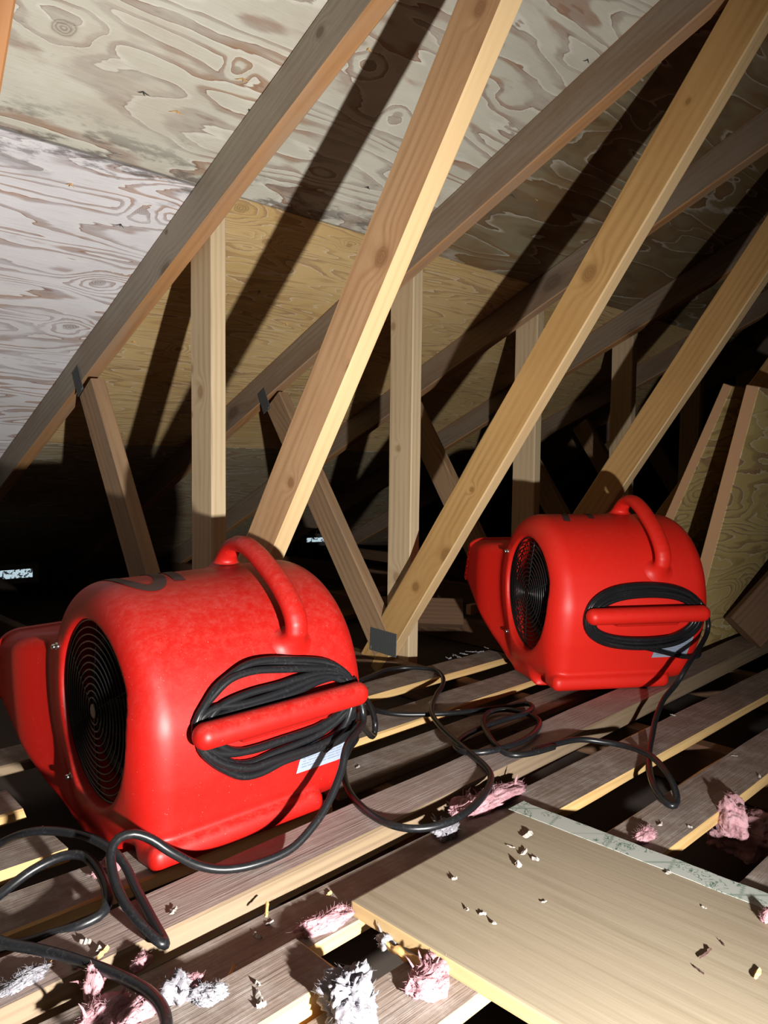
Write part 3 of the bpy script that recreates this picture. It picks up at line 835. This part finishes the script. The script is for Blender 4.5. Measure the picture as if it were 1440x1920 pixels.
def impeller_mesh():
    bm = bmesh.new(); n = 26
    for k in range(n):
        t = 2*math.pi*k/n; t2 = t+.10
        P1 = Vector((0, -(MP+.098*math.cos(t)), CZ+.098*math.sin(t))); P2 = Vector((0, -(MP+.116*math.cos(t2)), CZ+.116*math.sin(t2)))
        d = (P2-P1).normalized(); nn = Vector((0, -d.z, d.y))*.0008
        vs = []
        for a in (.04, .33):
            for q in (P1+nn, P2+nn, P2-nn, P1-nn): vs.append(bm.verts.new((a, q.y, q.z)))
        for i in range(4): bm.faces.new((vs[i], vs[(i+1) % 4], vs[4+(i+1) % 4], vs[4+i]))
        bm.faces.new(vs[:4]); bm.faces.new(vs[4:][::-1])
    for a in (.04, .185, .33):
        pts = [Vector((a, -(MP+.107*math.cos(t)), CZ+.107*math.sin(t))) for t in [2*math.pi*k/48 for k in range(48)]]
        tube(bm, pts, .010 if a != .185 else .006, closed=True, seg=6)
    # motor in the middle
    tube(bm, [Vector((a, -MP, CZ)) for a in (.07, .075, .30, .305)], lambda u: .03 if u in (0, 1) else .062, seg=28)
    tube(bm, [Vector((a, -MP, CZ)) for a in (.02, .08)], .008, seg=12)
    for k in range(3):
        t = 2*math.pi*k/3
        tube(bm, [Vector((.19, -(MP+.055*math.cos(t)), CZ+.055*math.sin(t))), Vector((.19, -(MP+.107*math.cos(t)), CZ+.107*math.sin(t)))], .006, seg=6)
    bmesh.ops.recalc_face_normals(bm, faces=bm.faces[:])
    me = bpy.data.meshes.new('impeller'); bm.to_mesh(me); bm.free(); return me
def bolt_mesh():
    bm = bmesh.new()
    tube(bm, [Vector((-.0115, 0, 0)), Vector((-.0095, 0, 0)), Vector((-.005, 0, 0))], lambda u: .0032 if u == 0 else .0045, seg=10)
    tube(bm, [Vector((-.005, 0, 0)), Vector((0, 0, 0))], .0062, seg=12)
    me = bpy.data.meshes.new('grille_bolt'); bm.to_mesh(me); bm.free(); return me
def label_mesh():
    bm = bmesh.new(); nu, nv = 8, 6; g = []
    uvl = bm.loops.layers.uv.new('UVMap')
    for i in range(nu+1):
        row = []
        for j in range(nv+1):
            u, v = i/nu, j/nv
            a = .236+.088*u+.012*v; z = .072+.048*v
            row.append((bm.verts.new((a, -(surf_p(a, z)+.0009), z)), (u, v)))
        g.append(row)
    for i in range(nu):
        for j in range(nv):
            q = [g[i][j], g[i+1][j], g[i+1][j+1], g[i][j+1]]
            f = bm.faces.new([x[0] for x in q]); f.smooth = True
            for lp, x in zip(f.loops, q): lp[uvl].uv = x[1]
    me = bpy.data.meshes.new('rating_label'); bm.to_mesh(me); bm.free(); return me
def ink_stroke(bm, pts, wdt):
    pp = catmull([(a, p, 0) for a, p in pts], .006); L = []
    for i, q in enumerate(pp):
        t = (pp[min(i+1, len(pp)-1)]-pp[max(i-1, 0)]).normalized(); nn = Vector((-t.y, t.x, 0))
        row = []
        for s in (-1, 0, 1):
            c = q+nn*s*wdt/2; row.append(bm.verts.new((c.x, -c.y, surf_z(c.x, c.y)+.0009)))
        L.append(row)
    for i in range(len(L)-1):
        for s in range(2): bm.faces.new((L[i][s], L[i][s+1], L[i+1][s+1], L[i+1][s]))

GR, IM, BO, LA = grille_mesh(), impeller_mesh(), bolt_mesh(), label_mesh()
def rotm(th, tx, ty):
    A = np.array([math.cos(th), math.sin(th), 0]); N = np.array([math.sin(th), -math.cos(th), 0]); Z = np.array([0, 0, 1.])
    Mx = np.stack([A, N, Z], 1)
    cx, sx, cy, sy = math.cos(tx), math.sin(tx), math.cos(ty), math.sin(ty)
    R_ = Mx @ np.array([[1, 0, 0], [0, cx, -sx], [0, sx, cx]]) @ np.array([[cy, 0, sy], [0, 1, 0], [-sy, 0, cy]])
    R_[:, 1] *= -1
    return R_
def make_blower(org, th, tx, ty, sc, red, label):
    r = empty('air_blower', org)
    R_ = rotm(th, tx, ty)*sc
    r.matrix_world = Matrix(((*R_[0], org[0]), (*R_[1], org[1]), (*R_[2], org[2]), (0, 0, 0, 1)))
    for nm, me in (('housing', h_me), ('handle', hd_me), ('cord_bar', br_me)):
        me2 = me.copy(); link(nm, me2, red, r)
    for nm, me, mt in (('intake_grille', GR, M['black_wire']), ('impeller', IM, M['impeller']), ('rating_label', LA, M['label'])):
        o = link(nm, me.copy(), mt, r)
        if nm == 'rating_label': o['label'] = 'pale blue printed sticker'
    for (bp, bz) in ((-.284, .287), (-.265, .082)):
        o = link('grille_bolt', BO.copy(), M['chrome'], r); o.location = (-.008, -bp, bz); o['label'] = 'small chrome bolt'
    tag(r, label, 'blower', 'red carpet blowers')
    return r
B1 = make_blower((.4532, .8799, -.0185), -.06382, .10224, -.02947, .955, M['red_dusty'],
    'larger looking dusty red plastic air blower at the left with a loosely wound black cord')
B2 = make_blower((1.4599, .9435, .001), -.5803, 0, 0, 1., M['red_clean'],
    'red plastic air blower at the right with a tightly wound black cord')
bm = bmesh.new()
ink_stroke(bm, [(.075+.034*math.cos(t), -.185+.088*math.sin(t)) for t in [2*math.pi*k/20 for k in range(21)]], .019)
ink_stroke(bm, [(.150, -.27), (.136, -.19), (.126, -.11)], .018)
o = from_bm('marker_lettering', bm, M['ink'], B1); o['label'] = 'faded black marker letters on the top'
bm = bmesh.new()
ink_stroke(bm, [(.120, -.26), (.098, -.19), (.070, -.105)], .016)
ink_stroke(bm, [(.180, -.26), (.160, -.19), (.140, -.12)], .014)
o = from_bm('marker_lettering', bm, M['ink'], B2); o['label'] = 'black marker strokes on the top'

# ---- cords
CR = .0056
def wpts(B, L): return [B.matrix_world @ Vector((a, -p, z)) for a, p, z in L]
def cord(B, bm, world_pts, r=CR):
    inv = B.matrix_world.inverted()
    s = B.matrix_world.to_scale().x
    pts = [inv @ p for p in catmull(world_pts, .007)]
    tube(bm, pts, r/s, seg=8)
def coil(bm, loops):
    for (ca, cz, wa, ht, hb, p0, tilt, sk) in loops:
        pts = []
        for k in range(16):
            t = 2*math.pi*k/16
            c, s = math.cos(t), math.sin(t)
            a = ca+wa*math.copysign(abs(c)**.85, c)+sk*s
            z = cz+(ht if s > 0 else hb)*math.copysign(abs(s)**.9, s)+tilt*c
            p = p0+.0045*math.sin(3*t+ca*90)
            p = max(p, surf_p(a, z)+CR+.0005)
            pts.append((a, -p, z))
        tube(bm, catmull(pts, .008, closed=True), CR, closed=True, seg=8)
rn = random.Random(3)
bm = bmesh.new()
def onB(B, px, py, p):
    inv = B.matrix_world.inverted(); o = inv @ CAM
    d = inv.to_3x3() @ (fw + RT*((px-720)/F_PX) - UP*((py-960)/F_PX))
    return o + d*((-p-o.y)/d.y)
c_ = lambda u, v: (300+u*.29167, 1180+v*.29167)
wraps = [
 ([(228, 655), (232, 560), (330, 400), (440, 305), (560, 228), (700, 197), (900, 197), (1050, 208), (1140, 250), (1205, 320), (1225, 420), (1215, 520), (1150, 660), (1060, 745), (930, 800), (790, 850), (650, 922), (530, 945), (420, 905), (330, 850), (250, 770)], .020),
 ([(215, 650), (245, 545), (330, 440), (450, 322), (610, 266), (800, 256), (1000, 250), (1120, 262), (1200, 330), (1205, 440), (1170, 520), (1080, 600), (950, 655), (780, 712), (620, 765), (480, 795), (360, 790), (280, 740)], .026),
 ([(262, 660), (300, 545), (390, 470), (560, 400), (740, 352), (880, 305), (1020, 275), (1150, 282), (1215, 350), (1190, 470), (1130, 570), (1010, 665), (860, 735), (700, 800), (590, 850), (470, 860), (350, 805), (280, 740)], .016),
 ([(240, 660), (260, 575), (360, 505), (520, 480), (690, 432), (850, 372), (990, 315), (1090, 302), (1190, 345), (1235, 440), (1200, 590), (1120, 690), (1000, 752), (850, 800), (700, 850), (590, 890), (460, 880), (350, 835), (260, 750)], .028),
 ([(205, 640), (228, 520), (330, 385), (480, 270), (650, 215), (850, 215), (1020, 235), (1130, 262), (1180, 340), (1160, 480), (1080, 560), (940, 640), (800, 690), (640, 745), (500, 775), (400, 760), (300, 700)], .012),
 ([(250, 665), (285, 590), (370, 545), (500, 500), (660, 455), (830, 405), (980, 335), (1110, 300), (1205, 325), (1225, 480), (1180, 620), (1080, 700), (930, 775), (780, 835), (640, 880), (500, 900), (390, 860), (300, 780)], .018)]
for pts_, p0 in wraps:
    L_ = []
    for q_ in pts_:
        v = onB(B1, *c_(*q_), p0); pm = surf_p(v.x, v.z)+CR+.0008
        L_.append((v.x, -max(p0, pm), v.z))
    tube(bm, catmull(L_, .008, closed=True), CR/.955, closed=True, seg=8)
# end that drops in front of the housing and loops on the floor at the left
f1 = wpts(B1, [(.345, .022, .20), (.350, .028, .170), (.349, .034, .130)])
f1 += [at(652, 1395, y=.80), at(640, 1445, y=.785), at(618, 1500, y=.775), at(590, 1545, y=.77), at(545, 1592, z=.012), at(480, 1620, z=.006), at(420, 1630, z=.008), at(370, 1622, z=.02),
       at(318, 1596, z=.045), at(285, 1574, z=.062), at(250, 1563, z=.072), at(222, 1572, z=.072), at(208, 1598, z=.062), at(212, 1640, z=.045), at(232, 1690, z=.03), at(270, 1740, z=.016), at(303, 1769, z=.008),
       at(308, 1764, z=.004), at(285, 1722, z=.006), at(255, 1665, z=.014), at(233, 1620, z=.028), at(205, 1590, z=.04), at(160, 1568, z=.045), at(100, 1558, z=.045), at(50, 1562, z=.04), at(0, 1582, z=.02), at(-60, 1620, z=0)]
cord(B1, bm, f1)
# end that leaves at the back and runs out between the blowers
s_ = lambda u, v: (640+u*.2778, 1180+v*.2778)
f2 = wpts(B1, [(.30, .018, .105), (.335, .012, .108), (.375, -.01, .112)])
f2 += [at(*s_(210, 722), z=.012), at(*s_(228, 640), z=.03), at(*s_(205, 540), z=.05), at(*s_(160, 465), z=.06), at(*s_(110, 400), z=.05)]
cord(B1, bm, f2)
f3 = wpts(B1, [(.28, .02, .10), (.33, .016, .118), (.372, -.012, .135)])
f3 += [at(*s_(100, 715), z=.02), at(*s_(98, 745), z=.014), at(*s_(60, 800), z=.006), at(*s_(22, 880), z=.0), at(*s_(15, 960), z=-.004), at(*s_(35, 1050), z=-.004), at(*s_(90, 1150), z=.004), at(*s_(220, 1262), z=.007), at(*s_(380, 1332), z=.008), at(*s_(560, 1342), z=.008), at(*s_(740, 1295), z=.010),
       at(*s_(880, 1205), z=.010), at(*s_(975, 1100), z=.010), at(*s_(1010, 1000), z=.009), at(*s_(975, 930), z=.009), at(*s_(880, 845), z=.009), at(*s_(760, 745), z=.006), at(*s_(655, 640), z=.002), at(*s_(608, 545), z=-.004), at(*s_(640, 445), z=-.010), at(*s_(682, 380), z=-.010), at(*s_(683, 320), z=-.010), at(*s_(630, 275), z=-.010), at(*s_(520, 260), z=-.010), at(*s_(400, 262), z=-.012), at(*s_(290, 278), z=-.012), at(*s_(190, 320), z=-.012), at(*s_(60, 370), z=-.012)]
cord(B1, bm, f3)
o = from_bm('power_cord', bm, M['black_rubber'], B1, smooth=True); o['label'] = 'long black power cord wound on the bar and trailing on the boards'
bm = bmesh.new()
coil(bm, [(.203, .170, .144, .074, .070, .018, 0, 0), (.203, .170, .139, .068, .064, .013, .001, .002), (.204, .170, .140, .071, .067, .026, -.001, -.002), (.203, .170, .133, .062, .058, .022, .001, .003),
          (.203, .169, .128, .055, .060, .016, 0, -.003), (.202, .170, .124, .050, .053, .023, .001, .004), (.204, .170, .130, .058, .049, .028, -.001, .002)])
g1 = wpts(B2, [(.20, .020, .102), (.255, .016, .088), (.31, .012, .074), (.352, .006, .072), (.372, -.02, .082)])
cord(B2, bm, g1)
g2 = wpts(B2, [(.335, .030, .205), (.352, .034, .178), (.351, .038, .13)])
t_ = lambda u, v: (1000+u*.30556, 1180+v*.30556)
g2 += [at(*t_(950, 215), z=.09, ), at(*t_(880, 330), z=.055), at(*t_(800, 430), z=.03), at(*t_(752, 545), z=.012), at(*t_(730, 650), z=-.004), at(*t_(712, 750), z=-.012), at(*t_(712, 850), z=-.010), at(*t_(735, 950), z=-.004), at(*t_(790, 1040), z=-.010), at(*t_(850, 1082), z=-.012), at(*t_(878, 1060), z=-.010), at(*t_(872, 990), z=.0), at(*t_(830, 900), z=.01), at(*t_(760, 810), z=.012),
       at(*t_(680, 755), z=.010), at(*t_(560, 715), z=.004), at(*t_(420, 690), z=.004), at(*t_(280, 676), z=.007), at(*t_(150, 700), z=.008), at(*t_(0, 745), z=.008),
       at(*s_(1440, 790), z=.008), at(*s_(1270, 838), z=.008), at(*s_(1140, 845), z=.008), at(*s_(1050, 790), z=.010), at(*s_(985, 700), z=.004), at(*s_(958, 620), z=-.006), at(*s_(1000, 560), z=-.008), at(*s_(1110, 542), z=-.008), at(*s_(1250, 568), z=-.006), at(*s_(1335, 620), z=.004), at(*s_(1310, 690), z=.008),
       at(*s_(1220, 755), z=.010), at(*s_(1060, 810), z=.012), at(*s_(930, 832), z=.010), at(*s_(820, 826), z=.006), at(*s_(772, 790), z=0), at(*s_(810, 735), z=-.006), at(*s_(920, 675), z=-.008), at(*s_(1100, 610), z=-.004), at(*s_(1230, 572), z=.0), at(*s_(1290, 530), z=-.006), at(*s_(1250, 503), z=-.01), at(*s_(1120, 522), z=-.012), at(*s_(900, 550), z=-.012), at(*s_(700, 568), z=-.010), at(*s_(450, 575), z=-.010), at(*s_(300, 562), z=-.008), at(*s_(200, 540), z=-.010), at(*s_(100, 520), z=-.012)]
cord(B2, bm, g2)
o = from_bm('power_cord', bm, M['black_rubber'], B2, smooth=True); o['label'] = 'long black power cord wound on the bar and trailing on the boards'

# a separate cord in the near left corner
bm = bmesh.new()
e = [at(-140, 1800, z=.01), at(-60, 1722, z=.012), at(0, 1677, z=.016), at(60, 1632, z=.028), at(115, 1606, z=.036), at(155, 1604, z=.036), at(182, 1628, z=.030), at(200, 1668, z=.020), at(196, 1708, z=.008), at(150, 1735, z=.002), at(95, 1752, z=-.004), at(45, 1768, z=-.004), at(-30, 1778, z=0), at(-120, 1790, z=.006), at(-190, 1775, z=.02), at(-190, 1740, z=.03), at(-120, 1735, z=.034),
     at(-40, 1752, z=.03), at(20, 1771, z=.026), at(80, 1782, z=.024), at(160, 1805, z=.024), at(235, 1835, z=.026), at(285, 1866, z=.030), at(310, 1905, z=.034), at(308, 1950, z=.034), at(290, 2000, z=.03)]
tube(bm, catmull(e, .007), .0058, seg=8)
tag(from_bm('extension_cord', bm, M['black_rubber'], smooth=True), 'thick black extension cord curling over the boards in the bottom left corner', 'cord')

# ------------------------------------------------------------------ insulation tufts and debris
def tuft(px, py, z, L, W, H, ang, mat, label, seedv, name='insulation_tuft', cat='insulation', rough=.30, strands=0, curl=.25):
    c = at(px, py, z=z)
    bm = bmesh.new(); bmesh.ops.create_icosphere(bm, subdivisions=5 if L > .03 else 4, radius=1)
    off = Vector((seedv*5.3, seedv*1.7, 0))
    for v in bm.verts:
        d = v.co.normalized()
        n1 = noise.noise(d*1.3+off); n2 = 1-abs(noise.noise(d*3.1+off))*2; n3 = noise.noise(Vector((d.x*3, d.y*11, d.z*11))+off)
        f = 1+rough*1.5*n1+rough*.55*n2+.10*n3
        if name == 'insulation_tuft' and mat is WH: f += .16*noise.noise(d*9+off)
        v.co = Vector((d.x*f*L/2, (d.y*f+curl*math.sin(d.x*2.2+seedv))*W/2, d.z*f*H/2+H*.36*(1+.5*noise.noise(Vector((d.x*2, seedv, 0))))))
        if v.co.z < 0: v.co.z *= .1
    rr = random.Random(seedv)
    base = [v.co.copy() for v in bm.verts if v.co.z > H*.12]; bm.normal_update()
    nf = int(60+L*3000)
    for k in range(nf):
        s0 = rr.choice(base); d = Vector((s0.x/L*1.6, s0.y/W, s0.z/H*.7)).normalized()
        d = (d*.55+Vector((rr.gauss(0, .6), rr.gauss(0, .35), rr.gauss(0, .25)))).normalized()
        ln = rr.uniform(.002, .007)*(1 if L > .03 else .5)
        side = Vector((rr.gauss(0, 1), rr.gauss(0, 1), rr.gauss(0, .5)))*ln*.35
        tube(bm, [s0-d*.001, s0+d*ln*.5+side*.4, s0+d*ln+side], lambda u: 0.00022*(1-u)+.00004, seg=3, cap=False)
    for k in range(strands//2):
        a = rr.uniform(0, 6.28); s0 = Vector((math.cos(a)*L*.36, math.sin(a)*W*.36, H*.35))
        e2 = s0+Vector((math.cos(a)*rr.uniform(.006, .018), math.sin(a)*rr.uniform(.006, .018), rr.uniform(.004, .022)))
        w0 = rr.uniform(.0010, .0030)
        tube(bm, [s0-Vector((0, 0, .004)), s0.lerp(e2, .35), s0.lerp(e2, .7)+Vector((rr.uniform(-.002, .002), rr.uniform(-.002, .002), .001)), e2], lambda u: w0*(1-u)**.8+.0003, seg=6)
    o = from_bm(name, bm, mat, smooth=True)
    o.location = c; o.rotation_euler.z = ang
    return tag(o, label, cat)
PK, WH = M['pink_fluff'], M['white_fluff']
tuft(928, 1506, -.019, .135, .036, .024, .0, PK, 'biggest pink insulation tuft, squeezed beside the far corner of the loose panel', 1, strands=10)
tuft(868, 1523, -.024, .07, .03, .022, .3, PK, 'ragged pink insulation tuft with upright shreds inside the big cord loop', 2, strands=16)
tuft(835, 1563, ZT, .05, .03, .02, .6, WH, 'white tipped insulation tuft just below the cord loop near the panel edge', 3, strands=8)
tuft(610, 1738, ZT, .068, .022, .018, -.05, PK, 'smooth pink insulation curl lying left of the panel corner', 4)
tuft(800, 1848, ZT, .05, .035, .02, .2, PK, 'pink insulation tuft on the board under the near edge of the panel', 5, strands=4)
tuft(655, 1908, -.018, .050, .045, .050, 0, WH, 'crumpled white insulation lump at the end of the broken board', 6, rough=.45, strands=6)
tuft(178, 1868, .0, .022, .018, .03, .9, PK, 'upright pink insulation tuft left of the cord at the bottom left', 7, strands=4)
tuft(198, 1912, .0, .045, .028, .016, .2, PK, 'flat pink insulation tuft at the very bottom left', 8, strands=4)
tuft(270, 1900, .0, .05, .02, .016, .35, PK, 'grey pink folded insulation piece lying behind the near cord bend', 9)
tuft(352, 1855, .0, .03, .014, .014, .1, PK, 'small pink insulation tuft right of the near cord bend', 10, strands=3)
tuft(392, 1872, .0, .032, .018, .014, -.4, WH, 'white insulation tuft on the broken board next to its shadow', 11, rough=.45, strands=3)
tuft(330, 1872, .0, .03, .024, .026, 0, WH, 'white insulation knot touching the near cord bend on its right', 12, rough=.4, strands=3)
tuft(42, 1845, .0, .05, .018, .01, .1, WH, 'thin white insulation smear on the thick board at the left edge', 13, rough=.4)
tuft(1376, 1562, -.05, .055, .04,   .06, .4, PK, 'pink insulation tuft hanging off a board edge at the right', 14, strands=3)
tuft(1400, 1590, -.10, .12, .09, .05, .2, PK, 'shadowed pink insulation down in the gap at the right', 15)
tuft(1208, 1572, ZT, .045, .02, .014, .3, PK, 'small dull pink insulation tuft at the wallpapered edge of the panel', 16)
tuft(1436, 1725, .001, .02, .012, .014, .3, PK, 'tiny pink tuft on the panel at the right edge', 17)
tuft(200, 1640, ZT, .035, .02, .02, .3, PK, 'pink insulation tuft peeping from under the left blower', 18)
tuft(265, 1812, .0, .025, .016, .012, .3, PK, 'brownish pink tuft stuck in the gap beside the near cord', 19)

def chip(px, py, z, L, W, H, ang, mat, label, name, cat, seedv, tip=0.):
    c = at(px, py, z=z); bm = bmesh.new(); n = 6; rr = random.Random(seedv)
    rings = []
    for i in range(n+1):
        x = -L/2+L*i/n; wv = W/2*(.35+.65*math.sin(math.pi*(i+.6)/(n+1.2)))*rr.uniform(.6, 1.15); lift = H*rr.uniform(.0, .5)+tip*i/n
        rings.append([bm.verts.new((x, -wv, lift)), bm.verts.new((x, wv*rr.uniform(.7, 1.1), lift+H*.2)), bm.verts.new((x, wv*.3, lift+H*rr.uniform(.6, 1.1)))])
    for i in range(n):
        for k in range(3): bm.faces.new((rings[i][k], rings[i][(k+1) % 3], rings[i+1][(k+1) % 3], rings[i+1][k]))
    bm.faces.new(rings[0][::-1]); bm.faces.new(rings[-1])
    bmesh.ops.recalc_face_normals(bm, faces=bm.faces[:])
    o = from_bm(name, bm, mat); o.location = c; o.rotation_euler.z = ang
    return tag(o, label, cat)
ZP = .0008
flakes = [(990, 1568, ZP, .030, .012, .010, 'white flake with the longest shadow near the far corner of the panel'),
 (958, 1588, ZP, .018, .008, .004, 'flat grey white flake left of the cluster on the panel'),
 (982, 1600, ZP, .026, .010, .008, 'curled white flake in the middle of the cluster on the panel'),
 (1004, 1612, ZP, .014, .010, .007, 'small white flake at the right end of the cluster on the panel'),
 (972, 1625, ZP, .012, .012, .014, 'upright white flake at the near side of the cluster on the panel'),
 (852, 1651, ZP, .010, .007, .010, 'small white crumb standing alone near the left edge of the panel'),
 (876, 1707, ZP, .009, .006, .007, 'leftmost of three white crumbs in a row on the panel'),
 (905, 1715, ZP, .012, .006, .006, 'middle one of three white crumbs in a row on the panel'),
 (926, 1733, ZP, .009, .009, .009, 'rightmost of three white crumbs in a row on the panel'),
 (1020, 1692, ZP, .010, .005, .004, 'pinkish crumb alone in the middle of the panel'),
 (1320, 1702, ZP, .010, .005, .003, 'pale crumb on the panel below the wallpaper at the right'),
 (1253, 1637, .0015, .014, .010, .004, 'pale fluff speck on the border of the wallpaper strip'),
 (1262, 1342, ZT, .018, .010, .006, 'white flake on the board below the right blower foot'),
 (1238, 1548, ZT, .016, .010, .008, 'white flake on the board beside the wallpaper strip'),
 (1294, 1552, ZT, .010, .008, .006, 'small white flake next to the yellow edge of a right hand board'),
 (1424, 1457, ZT, .012, .006, .010, 'white crumb near the right edge on a floor board'),
 (1377, 1418, ZT, .016, .006, .004, 'thin pale flake on a floor board at the right'),
 (325, 1709, .001, .020, .010, .006, 'folded pale flake on the thick board right of the near cord loop'),
 (160, 1768, .001, .018, .012, .008, 'glassy white crumb on the thick board above the near cord'),
 (185, 1782, .001, .014, .010, .007, 'pinkish crumb on the thick board touching the near cord'),
 (140, 1813, .001, .010, .009, .007, 'white crumb on the thick board just below the near cord'),
 (486, 1871, .002, .030, .010, .005, 'long white flake on the broken board'),
 (490, 1887, .002, .014, .008, .008, 'small white flake below the long one on the broken board'),
 (484, 1847, .002, .012, .008, .008, 'tan crumb above the long white flake on the broken board'),
 (505, 1732, ZT, .016, .007, .005, 'white flake on the board left of the pink curl'),
 (483, 1757, ZT, .018, .010, .008, 'purplish flake at the corner of the dark shadow of the broken board'),
 (671, 1439, ZT, .014, .008, .004, 'white flake on the board right of the left blower')]
for k, (px, py, z, L, W, H, lab) in enumerate(flakes):
    chip(px, py, z, L*.68, W*.8, H*.4, k*1.7, M['flake'], lab, 'debris_flake', 'debris flake', k)
for k, (px, py, z, L, ang, lab) in enumerate([(192, 1789, .001, .022, .6, 'orange wood chip beside the near cord on the thick board'), (92, 1812, .001, .016, .5, 'orange wood chip below the near cord on the thick board'),
        (500, 1706, -.004, .030, .9, 'pale wood splinter across the dark gap'), (1420, 1828, ZP, .020, .1, 'pale wood splinter on the panel at the right edge'),
        (425, 1843, ZT+.002, .05, .7, 'pale wood sliver in the shadow behind the broken board'), (617, 1678, ZT, .009, .2, 'orange wood crumb on the board left of the panel')]):
    chip(px, py, z, L, .006, .003, ang, M['chip'], lab, 'wood_splinter', 'wood splinter', 40+k)
for k, (px, py, L, ang, lab) in enumerate([(1311, 1822, .016, 1.2, 'dark shred standing on the lower right part of the panel'), (1323, 1790, .030, -.1, 'thin dark sliver lying on the right part of the panel'), (1354, 1770, .012, .9, 'short dark speck above the thin sliver on the panel')]):
    chip(px, py, ZP, L*.8, .0022, .0025, ang, M['ink'], lab, 'dark_shred', 'debris', 60+k)
# the big splinter bridging the gap under the panel edge
a, b = at(716, 1766, z=-.02), at(812, 1822, z=-.012)
bm = bmesh.new()
pts = [a.lerp(b, i/12)+Vector((0, 0, .002*math.sin(i*1.9))) for i in range(13)]
tube(bm, pts, lambda u: .0018+.0032*math.sin(math.pi*min(u*1.05, 1))+.0006*math.sin(u*40), seg=6)
tag(from_bm('wood_splinter', bm, M['chip']), 'long orange wood splinter bridging the dark gap beside the panel edge', 'wood splinter')
tuft(727, 1775, -.026, .022, .018, .014, .3, WH, 'wisp of white insulation caught on the long orange splinter', 21, rough=.45, strands=3)
tuft(808, 1812, -.016, .03, .012, .014, .9, PK, 'pinkish wisp wrapped around the end of the long splinter', 22, rough=.45, strands=3)
# white smear of dried foam on the far board
for k in range(14):
    u = k/13
    px, py = 838+(912-838)*u, 1236+(1218-1236)*u+rn.uniform(-4, 4)
    chip(px, py, ZT, rn.uniform(.006, .02), .006, .003, rn.uniform(0, 3), WH, 'white crumb in the streak on the farthest floor board', 'debris_flake', 'debris flake', 90+k)['group'] = 'white crumbs on the farthest board'
